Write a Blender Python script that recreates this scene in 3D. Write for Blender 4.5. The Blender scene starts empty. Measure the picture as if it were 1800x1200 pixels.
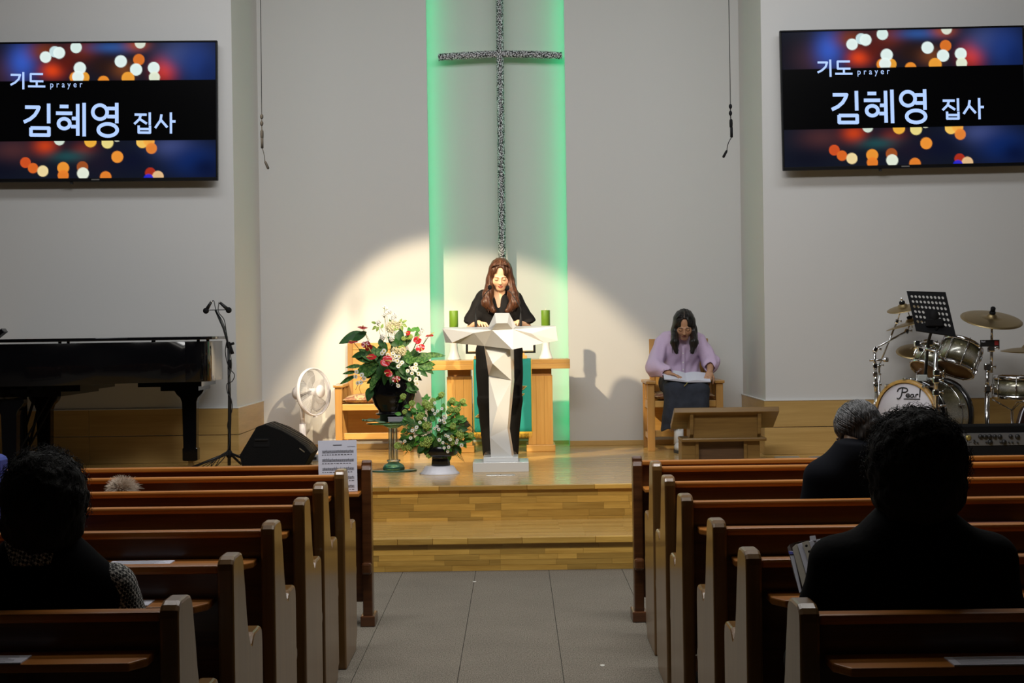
import bpy, bmesh, math, random
import numpy as np
from mathutils import Vector, Matrix, Euler, noise as mnoise
random.seed(7); np.random.seed(7)
C = bpy.context.scene.collection
SC = bpy.context.scene
PI = math.pi
R = math.radians

# ------------------------------------------------------------------ camera
CAM_H, FPX, ROLL = 1.5, 2900.0, R(0.8)
_r0 = Vector((math.cos(ROLL), 0, -math.sin(ROLL)))
_u0 = Vector((math.sin(ROLL), 0, math.cos(ROLL)))
FW = (Vector((0, 1, 0)) - _r0 * (7 / FPX) - _u0 * (19 / FPX)).normalized()
RT = (_r0 - FW * _r0.dot(FW)).normalized()
UP = RT.cross(FW).normalized()
cam = bpy.data.objects.new('camera', bpy.data.cameras.new('camera'))
cam.data.lens = FPX / 1800 * 36.0
cam.data.sensor_width = 36.0
cam.data.sensor_fit = 'HORIZONTAL'
cam.data.clip_start = 0.05
cam.data.clip_end = 100
m = Matrix((RT, UP, -FW)).transposed().to_4x4()
m.translation = Vector((0, 0, CAM_H))
cam.matrix_world = m
C.objects.link(cam)
SC.camera = cam

# ------------------------------------------------------------------ world, lights, exposure
w = bpy.data.worlds.new('room_dark'); SC.world = w; w.use_nodes = True
w.node_tree.nodes['Background'].inputs[0].default_value = (0.5, 0.55, 0.6, 1)
w.node_tree.nodes['Background'].inputs[1].default_value = 0.01
SC.view_settings.view_transform = 'Standard'
SC.view_settings.look = 'None'
SC.view_settings.exposure = 0.0
SC.view_settings.gamma = 1.0
SC.view_settings.use_curve_mapping = False

def area(name, loc, target, sx, sy, power, col):
    l = bpy.data.lights.new(name, 'AREA'); l.shape = 'RECTANGLE'; l.size = sx; l.size_y = sy
    l.energy = power; l.color = col
    o = bpy.data.objects.new(name, l); C.objects.link(o); o.location = loc
    o.rotation_euler = (Vector(target) - Vector(loc)).to_track_quat('-Z', 'Y').to_euler()
    return o
def spot(name, loc, target, power, col, half, blend, rad=0.05):
    l = bpy.data.lights.new(name, 'SPOT'); l.energy = power; l.color = col
    l.spot_size = 2 * half; l.spot_blend = blend; l.shadow_soft_size = rad
    o = bpy.data.objects.new(name, l); C.objects.link(o); o.location = loc
    o.rotation_euler = (Vector(target) - Vector(loc)).to_track_quat('-Z', 'Y').to_euler()
    return o
WARM = (1.0, 0.80, 0.52)
spot('stage_spot_left', (-2.2, 11.2, 4.0), (-0.3, 14.95, 0.6), 1150, WARM, R(18.4), 0.28)
spot('stage_spot_right', (2.0, 6.5, 4.6), (-0.95, 14.95, 0.55), 2250, WARM, R(7.9), 0.3)
area('ceiling_panel_light_stage', (0, 11.2, 4.85), (0, 13.6, 1.6), 7.0, 0.6, 95, (0.92, 0.96, 1.0))
area('ceiling_panel_light_aisle', (0, 7.4, 4.85), (0, 9.8, 0), 4.5, 0.8, 250, (0.99, 0.98, 0.96))
area('ceiling_panel_light_pews', (0, 5.6, 4.9), (0, 5.6, 0), 3.0, 0.6, 19, (1.0, 0.95, 0.86))

# ------------------------------------------------------------------ helpers
def ray(px, py):
    return FW + RT * ((px - 900) / FPX) + UP * ((600 - py) / FPX)
def W(px, py, Y):
    """point at depth Y seen at photograph pixel (px,py)"""
    d = ray(px, py); t = Y / d.y
    return Vector((d.x * t, Y, CAM_H + d.z * t))
def WZ(px, py, Z):
    d = ray(px, py); t = (Z - CAM_H) / d.z
    return Vector((d.x * t, d.y * t, Z))
ST = 0.45                                   # stage height

class G:
    def __init__(s): s.v = []; s.f = []; s.sm = []
    def add(s, vs, fs, smooth=False):
        b = len(s.v); s.v += [tuple(p) for p in vs]
        s.f += [tuple(i + b for i in f) for f in fs]; s.sm += [smooth] * len(fs)
        return s
    def box(s, x0, x1, y0, y1, z0, z1, M=None):
        vs = [Vector(p) for p in ((x0,y0,z0),(x1,y0,z0),(x1,y1,z0),(x0,y1,z0),(x0,y0,z1),(x1,y0,z1),(x1,y1,z1),(x0,y1,z1))]
        if M is not None: vs = [M @ p for p in vs]
        return s.add(vs, [(0,3,2,1),(4,5,6,7),(0,1,5,4),(1,2,6,5),(2,3,7,6),(3,0,4,7)])
    def boxc(s, c, d, M=None):
        T = Matrix.Translation(Vector(c))
        if M is not None: T = T @ M.to_4x4()
        return s.box(-d[0]/2, d[0]/2, -d[1]/2, d[1]/2, -d[2]/2, d[2]/2, T)
    def bar(s, a, b, w, h):
        a, b = Vector(a), Vector(b); q = (b - a).to_track_quat('Z', 'Y').to_matrix().to_4x4()
        return s.box(-w/2, w/2, -h/2, h/2, 0, (b-a).length, Matrix.Translation(a) @ q)
    def tube(s, pts, r, n=8, cap=True, smooth=True):
        pts = [Vector(p) for p in pts]; k = len(pts)
        rs = list(r) if isinstance(r, (list, tuple)) else [r] * k
        t0 = (pts[1] - pts[0]).normalized()
        u = t0.orthogonal().normalized(); vs = []
        for i, p in enumerate(pts):
            t = (pts[min(i+1,k-1)] - pts[max(i-1,0)])
            t = t.normalized() if t.length > 1e-9 else t0
            u = (u - t * u.dot(t)); u = u.normalized() if u.length > 1e-6 else t.orthogonal().normalized()
            w2 = t.cross(u)
            for j in range(n):
                a = 2*PI*j/n; vs.append(p + (u*math.cos(a) + w2*math.sin(a))*rs[i])
        fs = [(i*n+j, i*n+(j+1)%n, (i+1)*n+(j+1)%n, (i+1)*n+j) for i in range(k-1) for j in range(n)]
        s.add(vs, fs, smooth)
        if cap:
            b = len(s.v) - k*n
            s.f.append(tuple(b + j for j in reversed(range(n)))); s.sm.append(False)
            s.f.append(tuple(b + (k-1)*n + j for j in range(n))); s.sm.append(False)
        return s
    def cyl(s, a, b, r, n=16, r2=None): return s.tube([a, b], [r, r if r2 is None else r2], n)
    def lathe(s, prof, n=24, M=None, smooth=True, cap=True):
        vs = []
        for (r, z) in prof:
            for j in range(n):
                a = 2*PI*j/n; p = Vector((r*math.cos(a), r*math.sin(a), z)); vs.append(M @ p if M is not None else p)
        k = len(prof)
        fs = [(i*n+j, i*n+(j+1)%n, (i+1)*n+(j+1)%n, (i+1)*n+j) for i in range(k-1) for j in range(n)]
        b = len(s.v); s.add(vs, fs, smooth)
        if cap:
            if prof[0][0] > 1e-5: s.f.append(tuple(b+j for j in reversed(range(n)))); s.sm.append(False)
            if prof[-1][0] > 1e-5: s.f.append(tuple(b+(k-1)*n+j for j in range(n))); s.sm.append(False)
        return s
    def prism(s, poly, axis, a, b, smooth=False):
        n = len(poly)
        ar = sum(poly[i][0]*poly[(i+1)%n][1]-poly[(i+1)%n][0]*poly[i][1] for i in range(n))
        if ar < 0: poly = poly[::-1]
        def p3(u, v, t): return {'x': (t,u,v), 'y': (v,t,u), 'z': (u,v,t)}[axis]
        vs = [p3(u,v,a) for u,v in poly] + [p3(u,v,b) for u,v in poly]
        bb = len(s.v)
        s.add(vs, [(i,(i+1)%n,n+(i+1)%n,n+i) for i in range(n)], smooth)
        s.f += [tuple(bb+i for i in reversed(range(n))), tuple(bb+n+i for i in range(n))]; s.sm += [False, False]
        return s
    def ball(s, c, r, nu=14, nv=9, M=None):
        if not isinstance(r, (tuple, list)): r = (r, r, r)
        c = Vector(c); vs = []
        for i in range(nv+1):
            t = PI*i/nv
            for j in range(nu):
                a = 2*PI*j/nu; p = Vector((r[0]*math.sin(t)*math.cos(a), r[1]*math.sin(t)*math.sin(a), -r[2]*math.cos(t)))
                vs.append(c + (M @ p if M is not None else p))
        fs = [(i*nu+j, i*nu+(j+1)%nu, (i+1)*nu+(j+1)%nu, (i+1)*nu+j) for i in range(nv) for j in range(nu)]
        return s.add(vs, fs, True)
    def ring(s, c, r, t, n=32, m=8, M=None):
        pts = []
        vs = []
        for i in range(n):
            a = 2*PI*i/n
            for j in range(m):
                b = 2*PI*j/m
                p = Vector(((r+t*math.cos(b))*math.cos(a), (r+t*math.cos(b))*math.sin(a), t*math.sin(b)))
                vs.append(Vector(c) + (M @ p if M is not None else p))
        fs = [(i*m+j, ((i+1)%n)*m+j, ((i+1)%n)*m+(j+1)%m, i*m+(j+1)%m) for i in range(n) for j in range(m)]
        return s.add(vs, fs, True)
    def mesh(s, name):
        me = bpy.data.meshes.new(name); me.from_pydata(s.v, [], s.f)
        me.polygons.foreach_set('use_smooth', s.sm); me.update(); return me
    def obj(s, name, mat, parent=None, bev=0, **kw):
        o = bpy.data.objects.new(name, s.mesh(name)); C.objects.link(o)
        if mat is not None: o.data.materials.append(mat)
        if parent is not None: o.parent = parent
        if bev:
            b = o.modifiers.new('edge', 'BEVEL'); b.width = bev; b.segments = 2; b.limit_method = 'ANGLE'; b.angle_limit = R(40)
        for k, v in kw.items(): o[k] = v
        return o
def thing(name, label, cat, loc=(0,0,0), rz=0, group=None):
    o = bpy.data.objects.new(name, None); C.objects.link(o); o.location = loc; o.rotation_euler = (0,0,rz)
    o.empty_display_size = .1
    return tag(o, label, cat, group)
def tag(o, label, cat, group=None):
    o['label'] = label; o['category'] = cat
    if group: o['group'] = group
    return o
def inst(name, me, parent, M, mat=None):
    o = bpy.data.objects.new(name, me); C.objects.link(o); o.parent = parent; o.matrix_local = M
    return o
def copytree(o, parent=None):
    c = o.copy(); C.objects.link(c)
    if parent is not None: c.parent = parent
    for ch in list(o.children): copytree(ch, c)
    return c
def frame(loc, y=None, z=(0,0,1), s=1.0):
    """matrix whose local Z points along z, local -Y towards the y hint"""
    z = Vector(z).normalized(); y = Vector(y) if y is not None else Vector((0,1,0))
    y = (y - z*y.dot(z)); y = y.normalized() if y.length > 1e-5 else z.orthogonal().normalized()
    x = y.cross(z)
    M = Matrix((x*s, y*s, z*s)).transposed().to_4x4(); M.translation = Vector(loc); return M
def bez(a, b, c, n=8):
    a, b, c = Vector(a), Vector(b), Vector(c)
    return [a*(1-t)**2 + b*2*t*(1-t) + c*t*t for t in (i/n for i in range(n+1))]
def spline(pts, n=6):
    P = [Vector(p) for p in pts]; P = [P[0]*2-P[1]] + P + [P[-1]*2-P[-2]]; out = []
    for i in range(1, len(P)-2):
        for k in range(n):
            t = k/n; a, b, c, d = P[i-1:i+3]
            out.append(0.5*((2*b)+(-a+c)*t+(2*a-5*b+4*c-d)*t*t+(-a+3*b-3*c+d)*t**3))
    out.append(P[-2]); return out
def arc(cx, cy, r, a0, a1, n=8):
    return [(cx+r*math.cos(R(a0+(a1-a0)*i/n)), cy+r*math.sin(R(a0+(a1-a0)*i/n))) for i in range(n+1)]

# ------------------------------------------------------------------ materials
def newmat(name):
    m = bpy.data.materials.new(name); m.use_nodes = True
    nt = m.node_tree; return m, nt, nt.nodes['Principled BSDF']
def lin(r, g, b):
    f = lambda c: (c/255/12.92 if c/255 <= .04045 else ((c/255+.055)/1.055)**2.4)
    return (f(r), f(g), f(b))
def mat(name, col, rough=.5, metal=0, bump=0, bscale=80, coat=0, vary=0, spec=.5, trans=0, ior=1.45):
    m, nt, p = newmat(name)
    p.inputs['Base Color'].default_value = (*col, 1); p.inputs['Roughness'].default_value = rough
    p.inputs['Metallic'].default_value = metal; p.inputs['Coat Weight'].default_value = coat
    p.inputs['Specular IOR Level'].default_value = spec; p.inputs['Transmission Weight'].default_value = trans
    p.inputs['IOR'].default_value = ior
    if bump or vary:
        tc = nt.nodes.new('ShaderNodeTexCoord'); nz = nt.nodes.new('ShaderNodeTexNoise')
        nz.inputs['Scale'].default_value = bscale; nz.inputs['Detail'].default_value = 4
        nt.links.new(tc.outputs['Object'], nz.inputs['Vector'])
        if bump:
            b = nt.nodes.new('ShaderNodeBump'); b.inputs['Strength'].default_value = bump; b.inputs['Distance'].default_value = .01
            nt.links.new(nz.outputs['Fac'], b.inputs['Height']); nt.links.new(b.outputs[0], p.inputs['Normal'])
        if vary:
            mx = nt.nodes.new('ShaderNodeMix'); mx.data_type = 'RGBA'
            mx.inputs[6].default_value = (*[c*(1-vary) for c in col], 1); mx.inputs[7].default_value = (*[min(1, c*(1+vary)) for c in col], 1)
            nt.links.new(nz.outputs['Fac'], mx.inputs[0]); nt.links.new(mx.outputs[2], p.inputs['Base Color'])
    return m
def emit(name, col, s):
    m, nt, p = newmat(name); p.inputs['Base Color'].default_value = (0,0,0,1)
    p.inputs['Emission Color'].default_value = (*col, 1); p.inputs['Emission Strength'].default_value = s; return m
def wood(name, c1, c2, axis='x', rough=.35, scale=6, rnd=0.0, coat=0.0, ring=9.0, spec=.5):
    """long-grained wood: stretched noise along the grain axis, per-object tone shift"""
    m, nt, p = newmat(name); N = nt.nodes; L = nt.links
    tc = N.new('ShaderNodeTexCoord'); mp = N.new('ShaderNodeMapping')
    k = .06
    mp.inputs['Scale'].default_value = {'x': (k,1,1), 'y': (1,k,1), 'z': (1,1,k)}[axis]
    oi = N.new('ShaderNodeObjectInfo'); ad = N.new('ShaderNodeVectorMath'); ad.operation = 'ADD'
    sc = N.new('ShaderNodeVectorMath'); sc.operation = 'SCALE'; sc.inputs[0].default_value = (7.3, 3.1, 5.7)
    L.new(oi.outputs['Random'], sc.inputs['Scale']); L.new(tc.outputs['Object'], ad.inputs[0]); L.new(sc.outputs[0], ad.inputs[1])
    L.new(ad.outputs[0], mp.inputs['Vector'])
    n1 = N.new('ShaderNodeTexNoise'); n1.inputs['Scale'].default_value = scale*5; n1.inputs['Detail'].default_value = 5; n1.inputs['Distortion'].default_value = .6
    L.new(mp.outputs[0], n1.inputs['Vector'])
    n2 = N.new('ShaderNodeTexNoise'); n2.inputs['Scale'].default_value = scale*26; n2.inputs['Detail'].default_value = 2
    L.new(mp.outputs[0], n2.inputs['Vector'])
    mt = N.new('ShaderNodeMath'); mt.operation = 'MULTIPLY_ADD'; mt.inputs[1].default_value = .35; L.new(n2.outputs['Fac'], mt.inputs[0]); L.new(n1.outputs['Fac'], mt.inputs[2])
    cr = N.new('ShaderNodeValToRGB'); cr.color_ramp.elements[0].position = .45; cr.color_ramp.elements[1].position = .85
    cr.color_ramp.elements[0].color = (*c2, 1); cr.color_ramp.elements[1].color = (*c1, 1)
    L.new(mt.outputs[0], cr.inputs[0])
    out = cr.outputs[0]
    if rnd:
        hs = N.new('ShaderNodeHueSaturation'); mr = N.new('ShaderNodeMapRange')
        mr.inputs[3].default_value = 1-rnd; mr.inputs[4].default_value = 1+rnd*.6
        L.new(oi.outputs['Random'], mr.inputs[0]); L.new(mr.outputs[0], hs.inputs['Value']); L.new(out, hs.inputs['Color']); out = hs.outputs[0]
    L.new(out, p.inputs['Base Color']); p.inputs['Roughness'].default_value = rough; p.inputs['Coat Weight'].default_value = coat
    p.inputs['Coat Roughness'].default_value = .12; p.inputs['Specular IOR Level'].default_value = spec
    b = N.new('ShaderNodeBump'); b.inputs['Strength'].default_value = .08; b.inputs['Distance'].default_value = .004
    L.new(mt.outputs[0], b.inputs['Height']); L.new(b.outputs[0], p.inputs['Normal'])
    return m
def vcol(name, rough=.5, emission=0, spec=.5, bump=0, bscale=100, sss=0):
    m, nt, p = newmat(name); a = nt.nodes.new('ShaderNodeAttribute'); a.attribute_name = 'Col'
    if emission:
        p.inputs['Base Color'].default_value = (0,0,0,1)
        nt.links.new(a.outputs['Color'], p.inputs['Emission Color']); p.inputs['Emission Strength'].default_value = emission
    else: nt.links.new(a.outputs['Color'], p.inputs['Base Color'])
    p.inputs['Roughness'].default_value = rough; p.inputs['Specular IOR Level'].default_value = spec
    return m
MWALL = mat('wall_paint', (.62,.615,.605), .75, bump=.03, bscale=60)
MWALL2 = mat('wall_paint_warm', (.625,.625,.615), .75, bump=.03, bscale=60)
MCEIL = mat('ceiling_paint', (.5,.5,.48), .9)
MDARK = mat('dark_wall', (.12,.11,.10), .9)
MPEW = wood('pew_wood', (.12,.042,.012), (.06,.019,.006), 'x', .30, 5, .12, .25)
MPEWE = wood('pew_end_wood', (.235,.122,.036), (.165,.078,.019), 'z', .30, 4, .1, .3)
MCAP = wood('pew_rail_wood', (.50,.19,.032), (.35,.12,.018), 'x', .42, 5, .08, .0, spec=.3)
MOAK = wood('oak_panel', (.56,.36,.125), (.46,.285,.09), 'x', .4, 4, .07, .1)
MPINE = wood('pine_honey', (.66,.38,.11), (.55,.29,.07), 'x', .35, 5, .05, .2)
MPINEZ = wood('pine_honey_upright', (.64,.36,.10), (.53,.275,.065), 'z', .35, 5, .05, .2)
MCHAIR = wood('chair_wood', (.50,.27,.078), (.40,.20,.052), 'z', .35, 5, .06, .2)
MDESK = wood('desk_wood', (.25,.145,.042), (.16,.085,.024), 'x', .3, 4, .05, .25)
MPLANK = wood('stage_plank', (.68,.41,.09), (.48,.26,.045), 'x', .35, 6, .38, .2)
MWHITE = mat('white_lacquer', (.78,.78,.77), .3, coat=.3)
MPLAST = mat('white_plastic', (.70,.70,.78), .4)
MBLACK = mat('black_lacquer', (.003,.003,.004), .10, coat=.15, spec=.3)
MBLK = mat('black_plastic', (.012,.012,.013), .45)
MBLKM = mat('black_matte', (.008,.008,.009), .8, spec=.2)
MCHROME = mat('chrome', (.72,.72,.74), .13, 1)
MSTEEL = mat('brushed_steel', (.55,.55,.53), .35, 1)
MBRASS = mat('cymbal_bronze', (.40,.30,.15), .38, 1, bump=.08, bscale=140)
MPAPER = mat('paper', (.68,.69,.80), .8)
MINK = mat('ink', (.03,.03,.035), .8)
# ------------------------------------------------------------------ the room
def struct(g, name, m, parent=None, bev=0):
    o = g.obj(name, m, parent, bev)
    if parent is None: o['kind'] = 'structure'
    return o
YB, YF, YR = 14.95, 13.6, 15.25          # niche back wall, front walls, lit recess
XL, XR = -2.31, 2.05                      # niche sides
SL, SR = -0.775, 0.475                    # lit recess edges
CE = 4.95
# carpet floor: base slab and glued strips with hair-line joints
def carpet():
    m, nt, p = newmat('carpet'); N = nt.nodes; L = nt.links
    tc = N.new('ShaderNodeTexCoord'); mp = N.new('ShaderNodeMapping'); mp.inputs['Scale'].default_value = (1,.35,1)
    n = N.new('ShaderNodeTexNoise'); n.inputs['Scale'].default_value = 210; n.inputs['Detail'].default_value = 3
    n2 = N.new('ShaderNodeTexNoise'); n2.inputs['Scale'].default_value = 3
    L.new(tc.outputs['Object'], mp.inputs[0]); L.new(mp.outputs[0], n.inputs[0]); L.new(tc.outputs['Object'], n2.inputs[0])
    cr = N.new('ShaderNodeValToRGB'); cr.color_ramp.elements[0].position = .3; cr.color_ramp.elements[1].position = .7
    cr.color_ramp.elements[0].color = (.085,.072,.056,1); cr.color_ramp.elements[1].color = (.31,.275,.222,1)
    L.new(n.outputs['Fac'], cr.inputs[0])
    mx = N.new('ShaderNodeMix'); mx.data_type = 'RGBA'; mx.blend_type = 'MULTIPLY'; mx.inputs[0].default_value = .25
    L.new(cr.outputs[0], mx.inputs[6]); L.new(n2.outputs['Fac'], mx.inputs[7]); L.new(mx.outputs[2], p.inputs['Base Color'])
    p.inputs['Roughness'].default_value = .85; p.inputs['Specular IOR Level'].default_value = .25
    return m
MCARP = carpet()
fl = struct(G().box(-6,6,-3,16,-.2,-.006), 'floor', mat('floor_slab', (.03,.028,.025), .9))
for i in range(-13, 13):
    x0 = -.2725 + .457*i
    G().box(x0+.0015, x0+.4555, -3, 10.32, -.006, 0).obj('carpet_strip', MCARP, fl)
for n, px, py, a in (('scuff', 834, 1022, 0), ('scuff', 1059, 1169, .3)):
    q = WZ(px, py, .0005)
    G().prism([(q.x+.011*math.cos(t)*(1+.2*math.sin(3*t)), q.y+.02*math.sin(t)) for t in [2*PI*k/10 for k in range(10)]], 'z', 0, .0012).obj('wax_spot', mat('wax_spot', (.6,.58,.53), .6), fl)

# stage: carcass, boarded floor, riser planks, nosing boards
def boarded():
    m, nt, p = newmat('stage_boards'); N = nt.nodes; L = nt.links
    tc = N.new('ShaderNodeTexCoord')
    br = N.new('ShaderNodeTexBrick'); br.inputs['Scale'].default_value = 1; br.offset = .37; br.offset_frequency = 2; br.squash = 1
    br.inputs['Brick Width'].default_value = .42; br.inputs['Row Height'].default_value = .05; br.inputs['Mortar Size'].default_value = .0008
    br.inputs['Color1'].default_value = (.60,.385,.125,1); br.inputs['Color2'].default_value = (.46,.275,.075,1); br.inputs['Mortar'].default_value = (.3,.18,.06,1)
    L.new(tc.outputs['Object'], br.inputs['Vector'])
    mp = N.new('ShaderNodeMapping'); mp.inputs['Scale'].default_value = (.08,1,1); n = N.new('ShaderNodeTexNoise'); n.inputs['Scale'].default_value = 60; n.inputs['Detail'].default_value = 4
    L.new(tc.outputs['Object'], mp.inputs[0]); L.new(mp.outputs[0], n.inputs[0])
    mx = N.new('ShaderNodeMix'); mx.data_type = 'RGBA'; mx.blend_type = 'OVERLAY'; mx.inputs[0].default_value = .4
    L.new(br.outputs['Color'], mx.inputs[6]); L.new(n.outputs['Fac'], mx.inputs[7]); L.new(mx.outputs[2], p.inputs['Base Color'])
    p.inputs['Roughness'].default_value = .27; p.inputs['Coat Weight'].default_value = .35; p.inputs['Coat Roughness'].default_value = .12
    return m
MBOARD = boarded()
def step(name, y0, y1, z0, z1, nose, rows, seed):
    rnd = random.Random(seed)
    s = struct(G().box(-6, 6, y0, y1, z0, z1-nose), name, MPLANK)
    G().box(-6, 6, y0-.012, y1, z1-nose+.001, z1).obj('floorboards', MBOARD, s, bev=.004)
    h = (z1-nose-z0)/rows
    for r in range(rows):
        x = -2.4 + rnd.random()*-.3
        while x < 2.2:
            l = rnd.choice((.12,.18,.24,.28,.35,.42))
            if x < -.118 < x+l: l = max(.05, -.118-x)
            d = rnd.uniform(.0005,.0016)
            G().box(x+.0006, x+l-.0006, y0-.006-d, y0+.002, z0+r*h+.0006, z0+(r+1)*h-.0006).obj('plank', MPLANK, s)
            x += l
    x = -2.5
    while x < 2.2:
        l = rnd.choice((.22,.34,.46,.6))
        G().box(x+.0005, x+l-.0005, y0-.030, y0-.0122, z1-nose-.001, z1-.0006).obj('nosing_board', MPLANK, s, bev=.004)
        x += l
    return s
step('stage_step', 10.33, 11.25, 0, .21, .04, 5, 3)
stg = step('stage', 11.25, 15.6, 0, ST, .032, 9, 5)

# walls
zt = W(300, 719, YF-.02).z
zm = W(300, 765.5, YF-.02).z
for sd, xa, xb, xw in (('left', -6, XL, -6), ('right', XR, 6, 6)):
    wl = struct(G().box(xa, xb, YF, YB+.5, ST, CE), 'wall_'+sd, MWALL)
    s = 1 if sd == 'left' else -1
    xe = xb if sd == 'left' else xa                       # the corner at the niche
    for z0, z1 in ((ST+.001, zm-.003), (zm+.003, zt)):
        a, b = (xa, xe+.014*s) if sd == 'left' else (xe+.014*s, xb)
        for k in range(3):
            l = (b-a)/3
            u0, u1 = a+l*k+.001, a+l*(k+1)-.001
            G().box(u0, u1, YF-.016, YF, z0, z1).obj('panel', MOAK, wl, bev=.0015)
        c0, c1 = sorted((xe, xe+.014*s))
        G().box(c0, c1, YF+.001, YB-.002, z0, z1).obj('panel', wood('oak_panel_return_'+sd, (.56,.36,.125), (.46,.285,.09), 'y', .4, 4, .05, .1) if z0 < zm else bpy.data.materials['oak_panel_return_'+sd], wl, bev=.0015)
    c0, c1 = sorted((xe, xe+.018*s))
    a, b = (xa, c1) if sd == 'left' else (c0, xb)
    cap = G().box(a, b, YF-.02, YF, zt, zt+.007)
    cap.box(c0, c1, YF, YB, zt, zt+.007).obj('trim_cap', mat('white_trim_'+sd, (.7,.7,.68), .5), wl)
wbl = struct(G().box(XL, SL, YB, YB+.03, ST, CE), 'wall_back_left', MWALL2)
wbr = struct(G().box(SR, XR, YB, YB+.03, ST, CE), 'wall_back_right', MWALL2)
struct(G().box(XL, XR, YR, YR+.1, ST, CE), 'wall_recess', MWALL)
for n, x0, x1 in (('baseboard_left', XL+.016, SL), ('baseboard_right', SR, XR-.016)):
    struct(G().box(x0, x1, YB-.012, YB-.0005, ST, ST+.045), n, MOAK, bev=.002)
struct(G().box(SL, SR, YR-.012, YR-.0005, ST, ST+.03), 'baseboard_recess', MOAK)
struct(G().box(-6, 6, -3, 16, CE, CE+.1), 'ceiling', MCEIL)
struct(G().box(-6.1, -6, -3, 16, 0, CE), 'wall_side_left', MDARK)
struct(G().box(6, 6.1, -3, 16, 0, CE), 'wall_side_right', MDARK)
struct(G().box(-6, 6, -3.1, -3, 0, CE), 'wall_rear', MDARK)
# green light strips tucked behind the recess lips
LEDM = emit('green_light', (.0, 1.0, .36), 8.5)
for n, x, s in (('left', SL, -1), ('right', SR, 1)):
    t = thing('light_strip', 'green LED strip hidden behind the %s lip of the recess' % n, 'light', (x+s*.05, YB+.20, ST))
    a, b = sorted((-s*.004, s*.016))
    G().box(a, b, -.02, .02, .02, 4.35).obj('channel', MSTEEL, t)
    a, b = sorted((-s*.010, -s*.005))
    G().box(a, b, -.016, .016, .03, 4.3).obj('diffuser', LEDM, t)
# floor outlet cover and papers lying on the stage
def plate(name, label, cat, px, py, w, d, h, m, rz=0):
    q = WZ(px, py, ST)
    o = G().box(-w/2, w/2, -d/2, d/2, 0, h).obj(name, m, None, bev=min(.002, h/3)); o.location = (q.x, q.y, ST); o.rotation_euler.z = rz
    return tag(o, label, cat)
fo = plate('floor_outlet', 'thin metal floor outlet cover in front of the white pulpit', 'outlet', 880, 835, .21, .10, .004, MSTEEL)
G().box(-.002, .002, -.045, .045, .004, .0055).obj('seam', MBLK, fo)
plate('paper_sheet', 'grey paper sheet lying on the stage floor right of the wooden desk', 'paper', 1383, 803, .20, .09, .002, mat('grey_paper', (.33,.33,.33), .8))
plate('paper_sheet', 'dark grey paper sheet on the stage floor beside the grey-haired man', 'paper', 1435, 803, .10, .08, .002, mat('grey_paper2', (.22,.23,.26), .8), .4)

# ------------------------------------------------------------------ cross
t = thing('cross', 'tall speckled grey cross hung in the green-lit recess', 'cross', (0,0,0))
c0 = W(879, 95, 15.08); t.location = c0
def speck():
    m, nt, p = newmat('speckled_steel_wire'); N = nt.nodes; L = nt.links
    tc = N.new('ShaderNodeTexCoord'); v = N.new('ShaderNodeTexVoronoi'); v.inputs['Scale'].default_value = 75
    n = N.new('ShaderNodeTexNoise'); n.inputs['Scale'].default_value = 95; n.inputs['Detail'].default_value = 1
    L.new(tc.outputs['Object'], v.inputs[0]); L.new(tc.outputs['Object'], n.inputs[0])
    cr = N.new('ShaderNodeValToRGB'); cr.color_ramp.elements[0].position = .46; cr.color_ramp.elements[1].position = .58
    cr.color_ramp.elements[0].color = (.01,.01,.013,1); cr.color_ramp.elements[1].color = (.75,.75,.8,1)
    L.new(n.outputs['Fac'], cr.inputs[0]); L.new(cr.outputs[0], p.inputs['Base Color'])
    b = N.new('ShaderNodeBump'); b.inputs['Strength'].default_value = .8; b.inputs['Distance'].default_value = .01
    L.new(v.outputs['Distance'], b.inputs['Height']); L.new(b.outputs[0], p.inputs['Normal'])
    p.inputs['Roughness'].default_value = .5
    return m
MCR = speck()
def rough_tube(pts, r, n=12, amp=.0022):
    g = G().tube(pts, r, n)
    g.v = [tuple(Vector(p) + Vector((random.uniform(-amp,amp), random.uniform(-amp,amp), random.uniform(-amp,amp)))) for p in g.v]; return g
zb = 1.15 - c0.z
zs = np.linspace(zb, 1.3, 190)
rough_tube([(.008*math.sin(z*.5), 0, z) for z in zs], .034).obj('upright', MCR, t)
xa = W(770, 97, 15.08).x - c0.x; xb = W(988, 97.5, 15.08).x - c0.x
rough_tube([(x, 0, -.022*(abs(x)/.56)**1.5 + .0*x) for x in np.linspace(xa, xb, 74)], .033).obj('crossbar', MCR, t)
for z in (zb+.3, -1.0, .9): G().cyl((0,.02,z), (0, YR-15.08, z), .01).obj('wall_bracket', MSTEEL, t)

# ------------------------------------------------------------------ television screens
def fit_text(txt, x0, x1, z0, z1, weight=0, track=1.0):
    cu = bpy.data.curves.new('txt', 'FONT'); cu.body = txt; cu.size = 1; cu.offset = weight; cu.space_character = track; cu.resolution_u = 4
    o = bpy.data.objects.new('txt', cu); C.objects.link(o)
    dg = bpy.context.evaluated_depsgraph_get(); me = bpy.data.meshes.new_from_object(o.evaluated_get(dg))
    bpy.data.objects.remove(o); bpy.data.curves.remove(cu)
    n = len(me.vertices); co = np.empty(n*3, dtype=np.float32); me.vertices.foreach_get('co', co); co = co.reshape(-1, 3)
    lo, hi = co.min(0), co.max(0); out = np.zeros_like(co)
    out[:,0] = x0 + (co[:,0]-lo[0])/(hi[0]-lo[0])*(x1-x0); out[:,2] = z0 + (co[:,1]-lo[1])/(hi[1]-lo[1])*(z1-z0)
    me.vertices.foreach_set('co', out.ravel()); me.update(); me.materials.clear(); return me
TW, TH = 1.965, 1.105                       # screen size
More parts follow.
